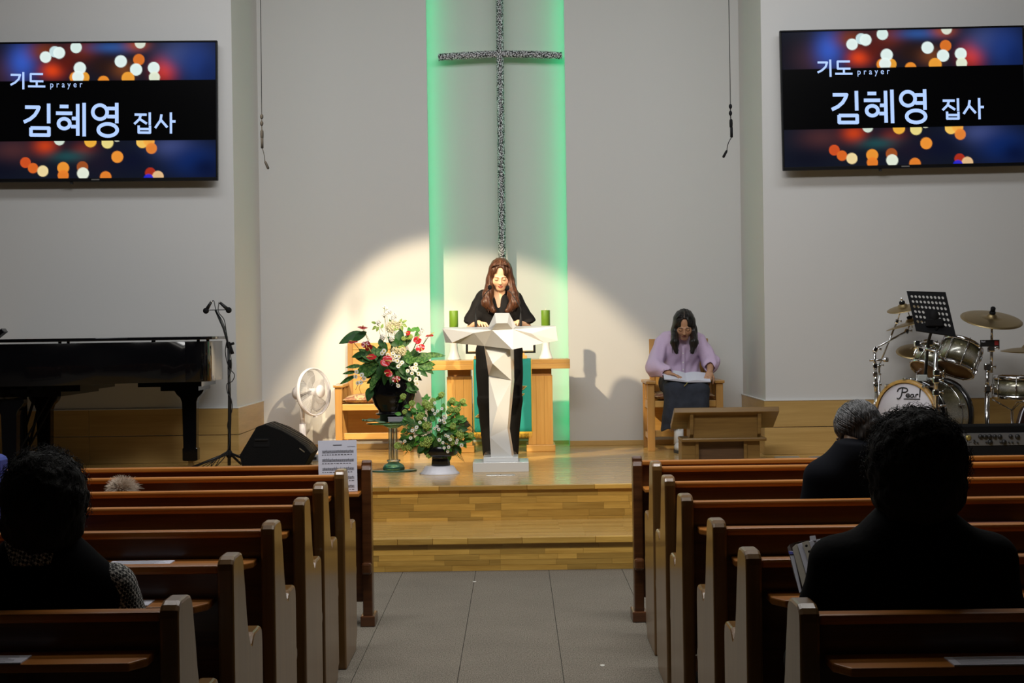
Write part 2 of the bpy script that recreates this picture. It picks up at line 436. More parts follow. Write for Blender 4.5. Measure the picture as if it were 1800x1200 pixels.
def screen_mesh():
    nx, ny = 320, 180
    u, v = np.meshgrid(np.linspace(0,1,nx), np.linspace(0,1,ny))    # v down
    X = 520 + u*1275; Y = 157 + v*715                                # picture units
    col = np.zeros((ny,nx,3), dtype=np.float32)
    col[:] = (.006,.008,.016)
    def blob(x, y, r, c, k=1.0, ry=None):
        ry = ry or r
        a = np.exp(-(((X-x)/r)**2 + ((Y-y)/ry)**2))[...,None]*k
        col[:] = col*(1-a) + np.array(lin(*c))*a
    for b in ((520,250,90,(8,10,22),.9,150),(690,300,110,(60,36,44),.8,90),(770,250,70,(48,84,180),.95,90),(880,200,75,(120,52,20),.8,50),(1090,190,80,(110,40,14),.8,60),
              (930,300,55,(214,64,24),.95,38),(1010,260,60,(90,24,10),.7,60),(1245,180,110,(46,84,150),.8,30),(1380,170,60,(170,74,22),.7,30),(1200,280,90,(40,22,16),.8,60),
              (1310,300,60,(120,66,30),.7,45),(1525,300,58,(200,52,26),.95,60),(1600,220,110,(62,74,120),.75,80),(1700,260,110,(26,52,118),.8,120),(1760,320,60,(14,32,80),.7,80),
              (720,720,110,(72,40,42),.8,60),(890,700,55,(190,60,24),.9,40),(1100,725,60,(120,44,34),.8,40),(1030,755,110,(30,74,78),.85,28),(1180,780,110,(26,20,34),.8,70),
              (1560,710,110,(70,80,130),.7,60),(1680,780,140,(12,38,96),.85,90),(640,830,140,(10,12,26),.7,60),(1350,780,110,(12,16,38),.8,70),(1740,820,80,(6,14,44),.8,60)):
        blob(*b)
    Wt, OR, YE, CR_, RD = (214,230,226), (222,134,44), (232,186,88), (222,204,160), (190,60,30)
    for x, y, r, c in ((1050,338,30,OR),(1095,338,30,(218,150,50)),(893,228,30,Wt),(942,200,29,(190,214,216)),(965,206,31,Wt),(1055,178,30,(206,226,220)),(1388,246,30,(206,108,38)),
                       (1075,288,32,Wt),(1065,334,31,Wt),(1292,254,32,Wt),(1373,298,32,Wt),(1467,290,31,Wt),(1470,340,29,(214,222,200)),(1395,158,28,(206,214,198)),(1200,360,30,OR),(1330,344,34,(224,150,52)),
                       (965,668,28,(200,214,200)),(1130,676,32,(226,166,58)),(1220,684,31,(222,206,128)),(1270,655,24,(210,214,190)),(1405,682,32,YE),(1440,676,30,(228,160,66)),(1453,716,29,(214,122,48)),
                       (1272,760,31,(226,140,50)),(785,786,28,(196,76,32)),(825,816,27,(206,96,34)),(877,832,29,(226,204,150)),(985,816,31,(222,140,48)),(985,856,29,(216,118,40)),(1087,812,30,(150,76,34)),
                       (1090,846,31,(216,224,206)),(1210,866,30,(214,120,42)),(1447,846,28,(160,44,26)),(1487,866,30,(214,176,130)),(1437,878,26,(30,40,190))):
        d = np.sqrt((X-x)**2+(Y-y)**2); a = np.clip((r-d)/3.5+.5, 0, 1)[...,None]*.96
        ring = (1+.12*np.clip((d/r)**4,0,1))[...,None]
        col[:] = col*(1-a) + np.array(lin(*c))*ring*a
    band = (v > .277) & (v < .722); col[band] = (.0008,.0008,.001)
    vs = np.stack([u.ravel()*TW - TW/2, np.zeros(nx*ny), TH/2 - v.ravel()*TH], 1)
    i = np.arange(nx*ny).reshape(ny, nx); a, b, c, d = i[:-1,:-1], i[1:,:-1], i[1:,1:], i[:-1,1:]
    fs = np.stack([a, b, c, d], -1).reshape(-1, 4)
    me = bpy.data.meshes.new('screen'); me.from_pydata(vs.tolist(), [], fs.tolist())
    at = me.color_attributes.new('Col', 'FLOAT_COLOR', 'POINT')
    at.data.foreach_set('color', np.concatenate([col.reshape(-1,3), np.ones((nx*ny,1))], 1).astype(np.float32).ravel())
    return me
MSCR = vcol('screen_picture', .3, 1.1, spec=.06); MTXT = emit('screen_lettering', lin(176,204,255), 1.05)
def sx(x): return (x-520)/1275*TW - TW/2
def sz(x, y): return TH/2 - (y + .0188*(x-520) - 157)/715*TH
def television(label, loc, rot):
    t = thing('television', label, 'television', loc); t.rotation_euler = rot
    g = G()
    b = .014
    for x0, x1, z0, z1 in ((-TW/2-b, TW/2+b, TH/2, TH/2+b), (-TW/2-b, TW/2+b, -TH/2-b-.012, -TH/2), (-TW/2-b, -TW/2, -TH/2, TH/2), (TW/2, TW/2+b, -TH/2, TH/2)): g.box(x0, x1, -.012, .03, z0, z1)
    g.obj('bezel', mat('bezel_black', (.006,.006,.007), .4, spec=.15) if 'bezel_black' not in bpy.data.materials else bpy.data.materials['bezel_black'], t, bev=.003)
    G().box(-TW/2-b+.004, TW/2+b-.004, .03, .06, -TH/2-.02, TH/2+.01).obj('housing', MBLKM, t, bev=.006)
    G().box(-.35, .35, .06, .11, -.25, .25).obj('wall_mount', MBLK, t)
    o = bpy.data.objects.new('screen', SCRM); C.objects.link(o); o.parent = t
    for nm, me in TXTM:
        o = bpy.data.objects.new(nm, me); C.objects.link(o); o.parent = t; o.location = (0,-.0015,0)
        if nm == 'caption': o['kind'] = 'stuff'
    G().box(-.033, .033, -.0135, -.012, -TH/2-.018, -TH/2-.008).obj('maker_mark', MSTEEL, t)
    G().box(-.21, -.19, 0, .03, -TH/2-.045, -TH/2-.026).obj('sensor', MBLK, t)
    return t
SCRM = screen_mesh(); SCRM.materials.append(MSCR)
TXTM = []
def letter(strokes, wd):
    """flat strokes in picture units turned into one glyph"""
    g = G(); k = TW/1275
    for st in strokes:
        w_ = wd*.5*k; P = [Vector((sx(x), 0, sz(x, y))) for x, y in st]
        for a, b in zip(P[:-1], P[1:]):
            d = (b-a).normalized(); n_ = Vector((-d.z, 0, d.x))*w_; e = d*w_*.25
            g.add([a-e-n_, b+e-n_, b+e+n_, a-e+n_], [(0,1,2,3)])
        for p in P[1:-1]: g.add([p+Vector((w_*math.cos(2*PI*i/12), 0, w_*math.sin(2*PI*i/12))) for i in range(12)], [tuple(range(12))])
    me = g.mesh('letter'); me.materials.append(MTXT); TXTM.append(('letter', me))
def oval(cx, cy, rx, ry, n=28): return [(cx+rx*math.cos(2*PI*i/n), cy+ry*math.sin(2*PI*i/n)) for i in range(n+1)]
letter([[(786,488),(857,488),(850,506),(835,530),(810,551),(779,566)], [(909,470),(909,570)], [(815,598),(910,598),(910,635),(815,635),(815,598)]], 19)
letter([[(970,482),(1012,482)], [(950,518),(1032,518)], oval(991,573,30,26), [(1034,545),(1058,545)], [(1030,588),(1058,588)], [(1063,470),(1063,634)], [(1097,464),(1097,637)]], 19)
letter([oval(1181,510,38,37), [(1222,490),(1264,490)], [(1222,533),(1264,533)], [(1270,462),(1270,566)], oval(1222,604,50,32)], 19)
letter([[(1366,521),(1427,521)], [(1398,521),(1390,545),(1364,570)], [(1393,545),(1428,568)], [(1445,510),(1445,574)], [(1386,580),(1386,616),(1446,616),(1446,580)], [(1386,597),(1446,597)]], 13)
letter([[(1507,520),(1502,550),(1474,590)], [(1504,548),(1537,586)], [(1557,509),(1557,618)], [(1557,555),(1580,555)]], 13)
letter([[(709,317),(758,317),(750,340),(731,358),(708,370)], [(775,303),(775,392)]], 11)
letter([[(878,312),(814,312),(814,350),(880,350)], [(846,350),(846,376)], [(801,377),(890,377)]], 11)
me = fit_text('prayer', sx(918), sx(1088), sz(1003, 391), sz(1003, 359), .004, 1.7); me.materials.append(MTXT); TXTM.append(('caption', me))
Ytv = YF - .12
lc = W(384-437/2+2.5, 194.5, Ytv); rc = W(1368+437/2+1.5, 171, Ytv)
television('wall-mounted television showing Korean white lettering over bokeh lights, above the black piano', lc, (R(-1.5), R(.35), 0))
television('wall-mounted television showing Korean white lettering over bokeh lights, above the drum kit', rc, (R(-1.5), R(-.4), 0))

# ------------------------------------------------------------------ hanging choir microphones
def hanging_mic(label, pts, Y, tip):
    p = [W(x, y, Y) for x, y in pts]; t = thing('hanging_microphone', label, 'microphone', p[0])
    l = lambda i: p[i] - p[0]
    top = p[1] - p[0]
    up = Vector((top.x*2.0, 0, CE - p[0].z))
    G().tube([up, top, l(2)], .0028, 6).obj('cord', MBLKM, t)
    for i in (2, 3):
        G().ball(l(i), (.013,.013,.020), 12, 8).obj('bead', MBLKM, t)
    G().tube([l(2), l(3), l(4), l(5)], .004, 6).obj('coupling', MBLKM, t)
    G().lathe([(.006,.035),(.012,.025),(.013,0),(.012,-.025),(.006,-.035)], 10, Matrix.Translation(l(4))).obj('weight', MBLKM, t)
    G().cyl(l(5)+Vector((0,0,.032)), l(5)-Vector((0,0,.045)), .0105, 12).obj('connector', MBLKM, t)
    G().tube(bez(l(5)-Vector((0,0,.045)), l(6)+Vector((0,0,.05)), l(6), 8), .003, 6).obj('gooseneck', MBLKM, t)
    e = l(7); g = G().tube([l(6), l(6)+(e-l(6))*.15, e-(e-l(6))*.12, e], [.005,.009,.010,.006], 10); g.obj('capsule', MBLKM, t)
hanging_mic('black hanging choir microphone on a thin cord, beside the screen above the piano', [(461,200),(458,0),(460,205),(460,217),(460.5,236),(460.7,250),(465.5,283),(472,297)], 12.6, 0)
hanging_mic('black hanging choir microphone on a thin cord, beside the screen above the drums', [(1284,180),(1281,0),(1284,187),(1284,199),(1285,217),(1285.8,231),(1278,264),(1271,277)], 12.6, 0)
# ------------------------------------------------------------------ pews
END = ([(0,.0),(0,.852)] + [(.004,.870),(.016,.881),(.04,.888),(.12,.888),(.15,.883),(.168,.870),(.178,.85),(.185,.82),(.20,.78),(.222,.70),(.25,.635),(.285,.60),(.305,.595),(.33,.612),(.355,.62),(.46,.62),(.485,.612),(.495,.595),(.50,.57),(.50,.40),(.515,.385),(.515,.36),(.50,.345),(.50,.06),(.47,.05),(.44,.0)])
def make_pew(side, L=2.45):
    """origin: aisle face of the end panel, back plane, floor; pew runs along +side*x"""
    s = side; t = thing('pew', '-', 'pew')
    def bx(g, x0, x1, *a):
        a0, a1 = sorted((s*x0, s*x1)); return g.box(a0, a1, *a)
    for x0 in (0, L-.045):
        a, b = sorted((s*x0, s*(x0+.045)))
        G().prism(END, 'x', a, b).obj('end_panel', MPEWE, t, bev=.008)
    bx(G(), .045, L-.045, .045, .07, .30, .845).obj('backrest', MPEW, t, bev=.002)
    bx(G(), .045, L-.045, .028, .084, .840, .864).obj('top_rail', MCAP, t, bev=.008)
    bx(G(), .045, L-.045, .07, .47, .405, .435).obj('seat', MPEW, t, bev=.008)
    bx(G(), .045, L-.045, .44, .46, .30, .405).obj('seat_apron', MPEW, t)
    bx(G(), .045, L-.045, .02, .05, .08, .14).obj('foot_rail', MPEW, t, bev=.003)
    g = G(); p = [(s*.06, .045), (s*.06, -.05), (s*.09, -.105), (s*(L-.09), -.105), (s*(L-.06), -.05), (s*(L-.06), .045)]
    g.prism(p, 'z', .753, .773).obj('book_ledge', MCAP, t, bev=.004)
    for x in (.35, 1.2, 2.05):
        a, b = sorted((s*x, s*(x+.025)))
        G().prism([(.045,.63),(.045,.753),(-.08,.753),(-.02,.69)], 'x', a, b).obj('ledge_bracket', MPEW, t)
    return t
PL = [3.77, 4.52, 5.32, 6.06, 6.68, 7.34]; PR = [3.61, 4.49, 5.21, 6.02, 6.80, 7.55]
LX, RX = [-.782,-.785,-.79,-.787,-.79,-.775], [.613,.617,.613,.595,.604,.615]
ORD = ['nearest the camera', 'second from the camera', 'third from the camera', 'fourth from the camera', 'fifth from the camera', 'farthest from the camera']
for s, ys, xs, nm, hint in ((-1, PL, LX, 'left', 'piano'), (1, PR, RX, 'right', 'drum kit')):
    proto = None
    for i, (y, x) in enumerate(zip(ys, xs)):
        t = make_pew(s) if proto is None else copytree(proto)
        proto = proto or t
        t.location = (x, y, 0); t.rotation_euler.z = 0
        t['label'] = 'dark brown wooden pew %s of the aisle, %s' % (nm, ORD[i]); t['group'] = 'pews on both sides of the aisle'
# front screens ahead of the first pews
for s, x, y, nm in ((-1, -.752, 8.42, 'left'), (1, .588, 8.44, 'right')):
    t = thing('pew_front_panel', 'dark wooden panel with book ledge ahead of the first pew, %s of the aisle' % nm, 'pew panel', (x, y, 0), 0, 'front panels ahead of the pews')
    L = 2.5
    a, b = sorted((0, s*.05))
    G().prism([(0,0),(0,.80),(.01,.815),(.03,.82),(.03,.835),(.05,.845),(.08,.845),(.09,.83),(.09,.81),(.10,.80),(.10,.0)], 'x', a, b).obj('end_post', MPEW, t, bev=.006)
    a, b = sorted((s*-.012, s*.062)); G().box(a, b, -.02, .16, 0, .055).obj('foot_block', MPEW, t, bev=.006)
    a, b = sorted((s*.0, s*.05)); G().box(a, b, -.05, 0, .27, .33).obj('stop_block', MPEW, t, bev=.012)
    a, b = sorted((s*.05, s*L)); G().box(a, b, .04, .065, .12, .80).obj('board', MPEW, t)
    G().box(a, b, .02, .09, .80, .822).obj('top_rail', MCAP, t, bev=.005)
    G().box(a, b, -.13, .04, .675, .692).obj('book_ledge', MCAP, t, bev=.003)
    for x2 in (.5, 1.5, 2.4):
        a, b = sorted((s*x2, s*(x2+.04))); G().box(a, b, .02, .09, 0, .15).obj('leg', MPEW, t)
# papers lying on ledges and seats
def sheet(name, label, cat, loc, w, d, rz, m=None, t=.003, lines=True):
    o = G().box(-w/2, w/2, -d/2, d/2, 0, t).obj(name, m or MPAPER); o.location = loc; o.rotation_euler.z = rz; tag(o, label, cat)
    if lines:
        g = G()
        for k in range(7): g.box(-w*.42, w*.42*random.uniform(.5,1), -d*.4+k*d*.125, -d*.4+k*d*.125+d*.035, t, t+.0004)
        g.obj('printed_lines', mat('grey_print', (.35,.35,.4), .8), o)
    return o
zl = .773
p = W(247, 987.5, PL[2]-.06); sheet('leaflet', 'white printed leaflet on the book ledge of the third pew left of the aisle', 'leaflet', (p.x, PL[2]-.055, zl+.0005), .20, .085, 0)
p = W(243, 1059, PL[1]-.05); sheet('leaflet', 'white leaflet corner beside the elbow of the woman in houndstooth sleeves', 'leaflet', (p.x-.04, PL[1]-.05, zl+.0005), .15, .09, 0)
p = W(-20, 1157, PL[0]-.06); sheet('leaflet', 'white leaflet on the book ledge of the nearest pew left of the aisle', 'leaflet', (p.x, PL[0]-.06, zl+.0005), .17, .085, 0)
p = W(1742, 1163, PR[0]-.06); sheet('leaflet', 'long white leaflet on the book ledge of the nearest pew right of the aisle', 'leaflet', (p.x+.01, PR[0]-.06, zl+.0005), .20, .085, 0)
p = W(1752, 868, PR[3]-.05); sheet('folder', 'thin dark red folder on a pew ledge beyond the curly-haired woman in black', 'folder', (p.x, PR[3]-.05, zl+.0005), .20, .09, 0, mat('dark_red_card', (.10,.025,.02), .5), .006, False)
# sheet of music standing on the front ledge
q = W(591, 800, 8.36)
t = thing('sheet_music', 'white sheet of printed music propped on the ledge left of the aisle', 'sheet music', (q.x+.005, 8.385, .694))
t.rotation_euler = (R(-9), 0, R(8))
pw, ph = .196, .262
G().box(-pw/2, pw/2, 0, .0012, 0, ph).obj('page', MPAPER, t)
g = G()
for k in range(5):
    z = ph*.80 - k*ph*.17
    for l in range(5): g.box(-pw*.40, pw*.42, -.0006, 0, z-l*.003, z-l*.003+.0007)
    for n in range(15): 
        x = -pw*.36 + n*pw*.052; zz = z - random.random()*.012; g.box(x, x+.0038, -.0009, 0, zz, zz+.003); g.box(x+.003, x+.0038, -.0009, 0, zz, zz+.009)
    x = -pw*.40
    while x < pw*.36:
        l = random.uniform(.006,.014); g.box(x, x+l, -.0008, 0, z-.0225, z-.019); x += l+.005
g.box(-.022, .022, -.0008, 0, ph*.90, ph*.915); g.box(.05, .09, -.0008, 0, ph*.87, ph*.876)
g.obj('printed_notes', mat('grey_ink', (.12,.12,.15), .8), t)

# ------------------------------------------------------------------ altar table with runner
Y0, Y1 = 14.22, 14.72
xl, xr = W(757, 640, Y0).x, W(1002, 640, Y0).x
zt1, zt0 = W(880, 632.5, Y0).z, W(880, 649, Y0).z
xc = (xl+xr)/2
t = thing('altar_table', 'honey pine altar table with two broad panel legs behind the pulpit', 'table', (xc, (Y0+Y1)/2, ST))
hw = (xr-xl)/2; hd = (Y1-Y0)/2; za, zb_ = zt0-ST, zt1-ST
nb = 5
for k in range(nb):
    y = -hd + k*2*hd/nb
    G().box(-hw, hw, y+.0005, y+2*hd/nb-.0005, za+.045, zb_).obj('board', MPINE, t, bev=.002)
G().box(-hw+.0, hw-.0, -hd-.004, hd, za, za+.0445).obj('apron', MPINE, t, bev=.003)
for s in (-1, 1):
    c = (W(807, 700, Y0).x - xc) if s < 0 else (W(950, 700, Y0).x - xc)
    for k in range(3):
        w3 = .215/3
        G().box(c-.1075+k*w3+.0004, c-.1075+(k+1)*w3-.0004, -.16, .16, .06, za-.062).obj('leg_board', MPINEZ, t, bev=.001)
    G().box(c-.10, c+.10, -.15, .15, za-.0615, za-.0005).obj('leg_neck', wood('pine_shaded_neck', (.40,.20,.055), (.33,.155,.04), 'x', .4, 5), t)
    G().box(c-.125, c+.125, -.20, .20, 0, .0595).obj('foot', MPINE, t, bev=.006)
G().box(W(807,700,Y0).x-xc, W(950,700,Y0).x-xc, -.02, .02, .10, .16).obj('stretcher', mat('olive_stretcher', (.30,.27,.11), .5), t)
# teal runner
rx0, rx1 = W(832, 650, Y0).x, W(934, 650, Y0).x
rt_ = thing('altar_runner', 'teal altar runner with gold fringe and dark gold emblem hanging over the table', 'altar cloth', ((rx0+rx1)/2, Y0-.006, ST+zb_))
MTEAL = mat('teal_cloth', (.012,.30,.27), .75, bump=.15, bscale=300)
MGOLD = mat('gold_fringe', (.75,.47,.05), .6)
rw = (rx1-rx0)/2; drop = zt1 - W(880, 761, Y0).z
g = G(); nx, path = 20, [(.42, .004), (0, .004), (-.008, 0)] + [(-.010 - .014*(i/12), -drop*i/12) for i in range(1, 13)]
vs = []
for j, (y, z) in enumerate(path):
    for i in range(nx+1):
        x = -rw + 2*rw*i/nx; wv = .004*math.sin(i*.9+.3)*max(0, -z)/drop
        vs.append((x, y-wv, z))
g.add(vs, [(j*(nx+1)+i, (j+1)*(nx+1)+i, (j+1)*(nx+1)+i+1, j*(nx+1)+i+1) for j in range(len(path)-1) for i in range(nx)], True)
o = g.obj('cloth', MTEAL, rt_); sd = o.modifiers.new('thick', 'SOLIDIFY'); sd.thickness = .003; sd.offset = 0
G().box(-rw, rw, -.031, -.022, -drop-.004, -drop+.012).obj('fringe_band', MGOLD, rt_)
for s in (-1, 1): G().tube([(s*rw, y-.002, z) for (y, z) in path[1:]], .0035, 6).obj('edge_piping', MGOLD, rt_)
g = G(); n = 44
for i in range(n):
    x = -rw + 2*rw*(i+.5)/n; g.tube([(x, -.027, -drop), (x+random.uniform(-.002,.002), -.028, -drop-.036-random.random()*.004)], .003, 5)
g.obj('fringe', MGOLD, rt_, kind='stuff')
MEMB = mat('dark_gold_embroidery', (.12,.10,.035), .5)
MEMG = mat('gold_outline', (.62,.46,.12), .5)
ex = rt_.location
def rhomb(cx, cy, L, wd, a):
    c = W(cx, cy, Y0) - Vector(ex); u = Vector((math.cos(R(a)), 0, math.sin(R(a)))); v = Vector((-u.z, 0, u.x))
    yy = -.036
    for k, m_, yo in ((1.0, MEMG, 0), (.78, MEMB, -.0012)):
        P = [c+u*L*k, c+v*wd*k, c-u*L*k, c-v*wd*k]
        G().add([(p.x, yy+yo, p.z) for p in P]+[(p.x, yy+yo+.004, p.z) for p in P], [(0,1,2,3),(4,7,6,5),(0,4,5,1),(1,5,6,2),(2,6,7,3),(3,7,4,0)]).obj('emblem', m_, rt_)
rhomb(845, 729, .052, .022, 18); rhomb(853, 715, .045, .02, 18); rhomb(918, 681, .045, .018, 20); rhomb(915, 694, .04, .018, 20); rhomb(884, 712, .06, .03, 90)
# open scripture on a small wooden rest
bk = thing('scripture_stand', 'small pine bookrest holding an open scripture, on the altar table behind the pulpit', 'book stand', (W(880, 626, 14.4).x, 14.40, ST+zb_+.007))
G().box(-.23, .23, -.06, .06, 0, .028).obj('base', MPINE, bk, bev=.003)
G().box(-.21, .21, -.01, .02, .0285, .05).obj('lip', MPINE, bk, bev=.003)
bo = thing('open_book', 'open scripture with dark covers resting on the altar bookrest', 'book', (W(880, 610, 14.4).x, 14.40, ST+zb_+.058))
Mx = Matrix.Rotation(R(-28), 4, 'X')
for s in (-1, 1):
    a, b = sorted((s*.004, s*.305)); G().box(a, b, 0, .008, 0, .16, Mx).obj('cover', MBLKM, bo)
    g = G(); a, b = sorted((s*.006, s*.285)); g.box(a, b, -.022, -.0005, .008, .155, Mx).obj('page_block', mat('cream_pages', (.72,.70,.62), .7) if s < 0 else bpy.data.materials['cream_pages'], bo, bev=.004)
# candles and their white stands
MCAND = mat('green_wax', (.14,.27,.018), .45, vary=.12, bscale=20)
for px, tp, bt, cb, who in ((798.5, 546, 629, 577, 'left'), (960, 545, 628, 575, 'right')):
    Yc = 14.42
    b_ = W(px, bt, Yc); top = W(px, tp, Yc).z; cz = W(px, cb, Yc).z
    b_.z = ST+zb_+.0005
    sd = thing('candle_stand', 'white flared candle stand on the %s side of the altar table' % who, 'candle stand', b_)
    h = W(px, 604, Yc).z + (cz - W(px, 604, Yc).z)*.98 - b_.z
    G().lathe([(.060,0),(.062,.006),(.058,.014),(.045,.045),(.034,.085),(.031,.13),(.033,h-.03),(.042,h-.006),(.044,h)], 28).obj('stem', MWHITE, sd)
    cd = thing('candle', 'green pillar candle on the %s white stand of the altar' % who, 'candle', (b_.x, b_.y, b_.z+h+.0005))
    H2 = top - b_.z - h; r = .039
    G().lathe([(r-.002,0),(r,.003),(r,H2-.004),(r-.002,H2),(r-.006,H2-.001),(r-.014,H2-.022),(.004,H2-.03)], 28).obj('wax', MCAND, cd)
    G().ball((0,-.004,H2-.008), (.006,.004,.02), 8, 6).obj('flame_tip', mat('ivory_flame', (.85,.78,.6), .4) if who == 'left' else bpy.data.materials['ivory_flame'], cd)

# ------------------------------------------------------------------ pulpit
Yp = 12.42
pb = WZ(880.5, 829.5, ST)
t = thing('pulpit', 'white faceted pulpit shaped like a cross at the front of the stage', 'pulpit', (pb.x, pb.y+.19, ST))
o0 = t.location
G().box(-.208, .208, -.19, .19, 0, .072).obj('base', MWHITE, t, bev=.002)
G().box(-.130, .130, -.13, .13, .0725, .107).obj('plinth', MWHITE, t, bev=.002)
def L3(px, py, d): return W(px, py, o0.y + d) - o0
# body facets: front-face control points (pixel of the outline, depth offset)
def facet_body(name, pts, tris, back, m):
    P = [L3(*p) for p in pts]
    g = G().add(P, tris); o = g.obj(name, m, t); return o
# column
cp = [(851,607,-.02),(897,613,-.145),(899.5,614,-.10),(866,639,-.21),(859,660,-.05),(899,668.5,-.12),(859.5,700,-.10),(874.5,717,-.15),(892,753,-.10),(861,768,-.14),(863,803,-.10),(900,803,-.10),(899,640,-.11)]
bx = [(853,607,.10),(903,613,.10),(904,668,.10),(896,753,.10),(904,803,.10),(864,803,.10),(862,768,.10),(860,660,.10)]
tr = [(0,3,1),(1,3,5),(0,4,3),(3,4,5),(4,7,5),(4,9,7),(7,9,8),(5,7,8),(9,10,11),(9,11,8)]
n0 = len(cp)
tr += [(1,5,n0+2,n0+1),(5,8,n0+3,n0+2),(8,11,n0+4,n0+3),(11,10,n0+5,n0+4),(10,9,n0+6,n0+5),(9,4,n0+7,n0+6),(4,0,n0+0,n0+7),(0,1,n0+1,n0+0),(n0,n0+1,n0+2,n0+7),(n0+7,n0+2,n0+3,n0+6),(n0+6,n0+3,n0+4,n0+5)]
facet_body('column', cp+bx, tr, None, MWHITE)
# the crossbar: outline and inner facet points
wp = [(777.5,577,-.02),(860,574.5,.0),(865,580,-.20),(902,578.5,-.20),(904.5,574,.0),(977,573.5,-.03),(980.5,598.5,-.04),(901,614,-.25),(852,608,-.09),(800,603,-.03),(783,602,-.0),(833,585,-.16),(957,602.5,-.10),(934,586,-.16),(795,602,-.07)]
wt_ = [(0,14,10),(0,11,14),(11,9,14),(0,1,2,11),(11,8,9),(11,2,8),(2,7,8),(2,3,7),(3,13,12,7),(13,5,6,12),(3,4,5,13)]
bk2 = [(783,575,.14),(975,572,.14),(975,597,.14),(900,611,.14),(855,606,.14),(787,600,.14)]
n0 = len(wp)
wt_ += [(0,n0,1),(1,n0,n0+1,4),(4,n0+1,5),(5,n0+1,n0+2,6),(6,n0+2,n0+3,7,12),(7,n0+3,n0+4,8),(8,n0+4,n0+5,9),(9,n0+5,10,14),(10,n0+5,n0,0),(n0,n0+5,n0+4,n0+3,n0+2,n0+1),(1,4,3,2)]
facet_body('crossbar', wp+bk2, wt_, None, MWHITE)
# the head piece
hp = [(856.5,578.5,-.10),(870,550,-.04),(895,550,-.04),(907.5,573.5,-.08),(872,568,-.275),(892,567.5,-.275),(864,579.5,-.198),(901.5,578.5,-.198),(858,578,.12),(871,551,.12),(895,551,.12),(907,573,.12)]
ht = [(0,6,4,1),(1,4,5,2),(4,6,7,5),(2,5,7,3),(0,1,9,8),(1,2,10,9),(2,3,11,10),(8,9,10,11),(0,8,11,3,7,6)]
facet_body('head_piece', hp, ht, None, MWHITE)
G().box(-.36, .36, -.10, .30, 1.05, 1.07, Matrix.Translation((0,.10,-.0))).obj('reading_board', MWHITE, t, bev=.003)
for s, px, tipx, tipy in ((-1, 836.5, 861, 505), (1, 915.5, 892, 506)):
    b_ = W(px, 574, o0.y+.10)
    mc = thing('gooseneck_microphone', 'slim black gooseneck microphone on the pulpit, %s' % ('bending from her right' if s < 0 else 'bending from her left'), 'microphone', (b_.x, b_.y, ST+1.0705))
    q = lambda x, y, d=0.10: W(x, y, o0.y+d) - mc.location
    G().lathe([(.010,0),(.011,.05),(.010,.075),(.006,.10),(.004,.115)], 12).obj('base', MBLK, mc)
    G().tube(spline([(0,0,.11), q(px, 543), q(px + (tipx-px)*.22, 533), q(px + (tipx-px)*.72, 515), q(tipx, tipy+4)], 8), .0033, 8).obj('gooseneck', MBLK, mc)
    e = q(tipx, tipy); G().ball(e, (.0155,.0155,.019), 14, 10).obj('windscreen', MBLKM, mc)
# ------------------------------------------------------------------ wooden armchairs
def floral():
    m, nt, p = newmat('floral_cushion'); N = nt.nodes; L = nt.links
    tc = N.new('ShaderNodeTexCoord'); v = N.new('ShaderNodeTexNoise'); v.inputs['Scale'].default_value = 16; v.inputs['Detail'].default_value = 5; v.inputs['Distortion'].default_value = 1.2
    L.new(tc.outputs['Object'], v.inputs[0]); cr = N.new('ShaderNodeValToRGB'); cr.color_ramp.interpolation = 'CONSTANT'
    e = cr.color_ramp.elements; e[0].position = 0; e[0].color = (.27,.125,.075,1); e[1].position = .52; e[1].color = (.55,.40,.22,1)
    x = e.new(.46); x.color = (.36,.19,.11,1); x = e.new(.66); x.color = (.22,.20,.10,1)
    L.new(v.outputs['Fac'], cr.inputs[0]); L.new(cr.outputs[0], p.inputs['Base Color']); p.inputs['Roughness'].default_value = .8
    return m
MFLOR = floral()
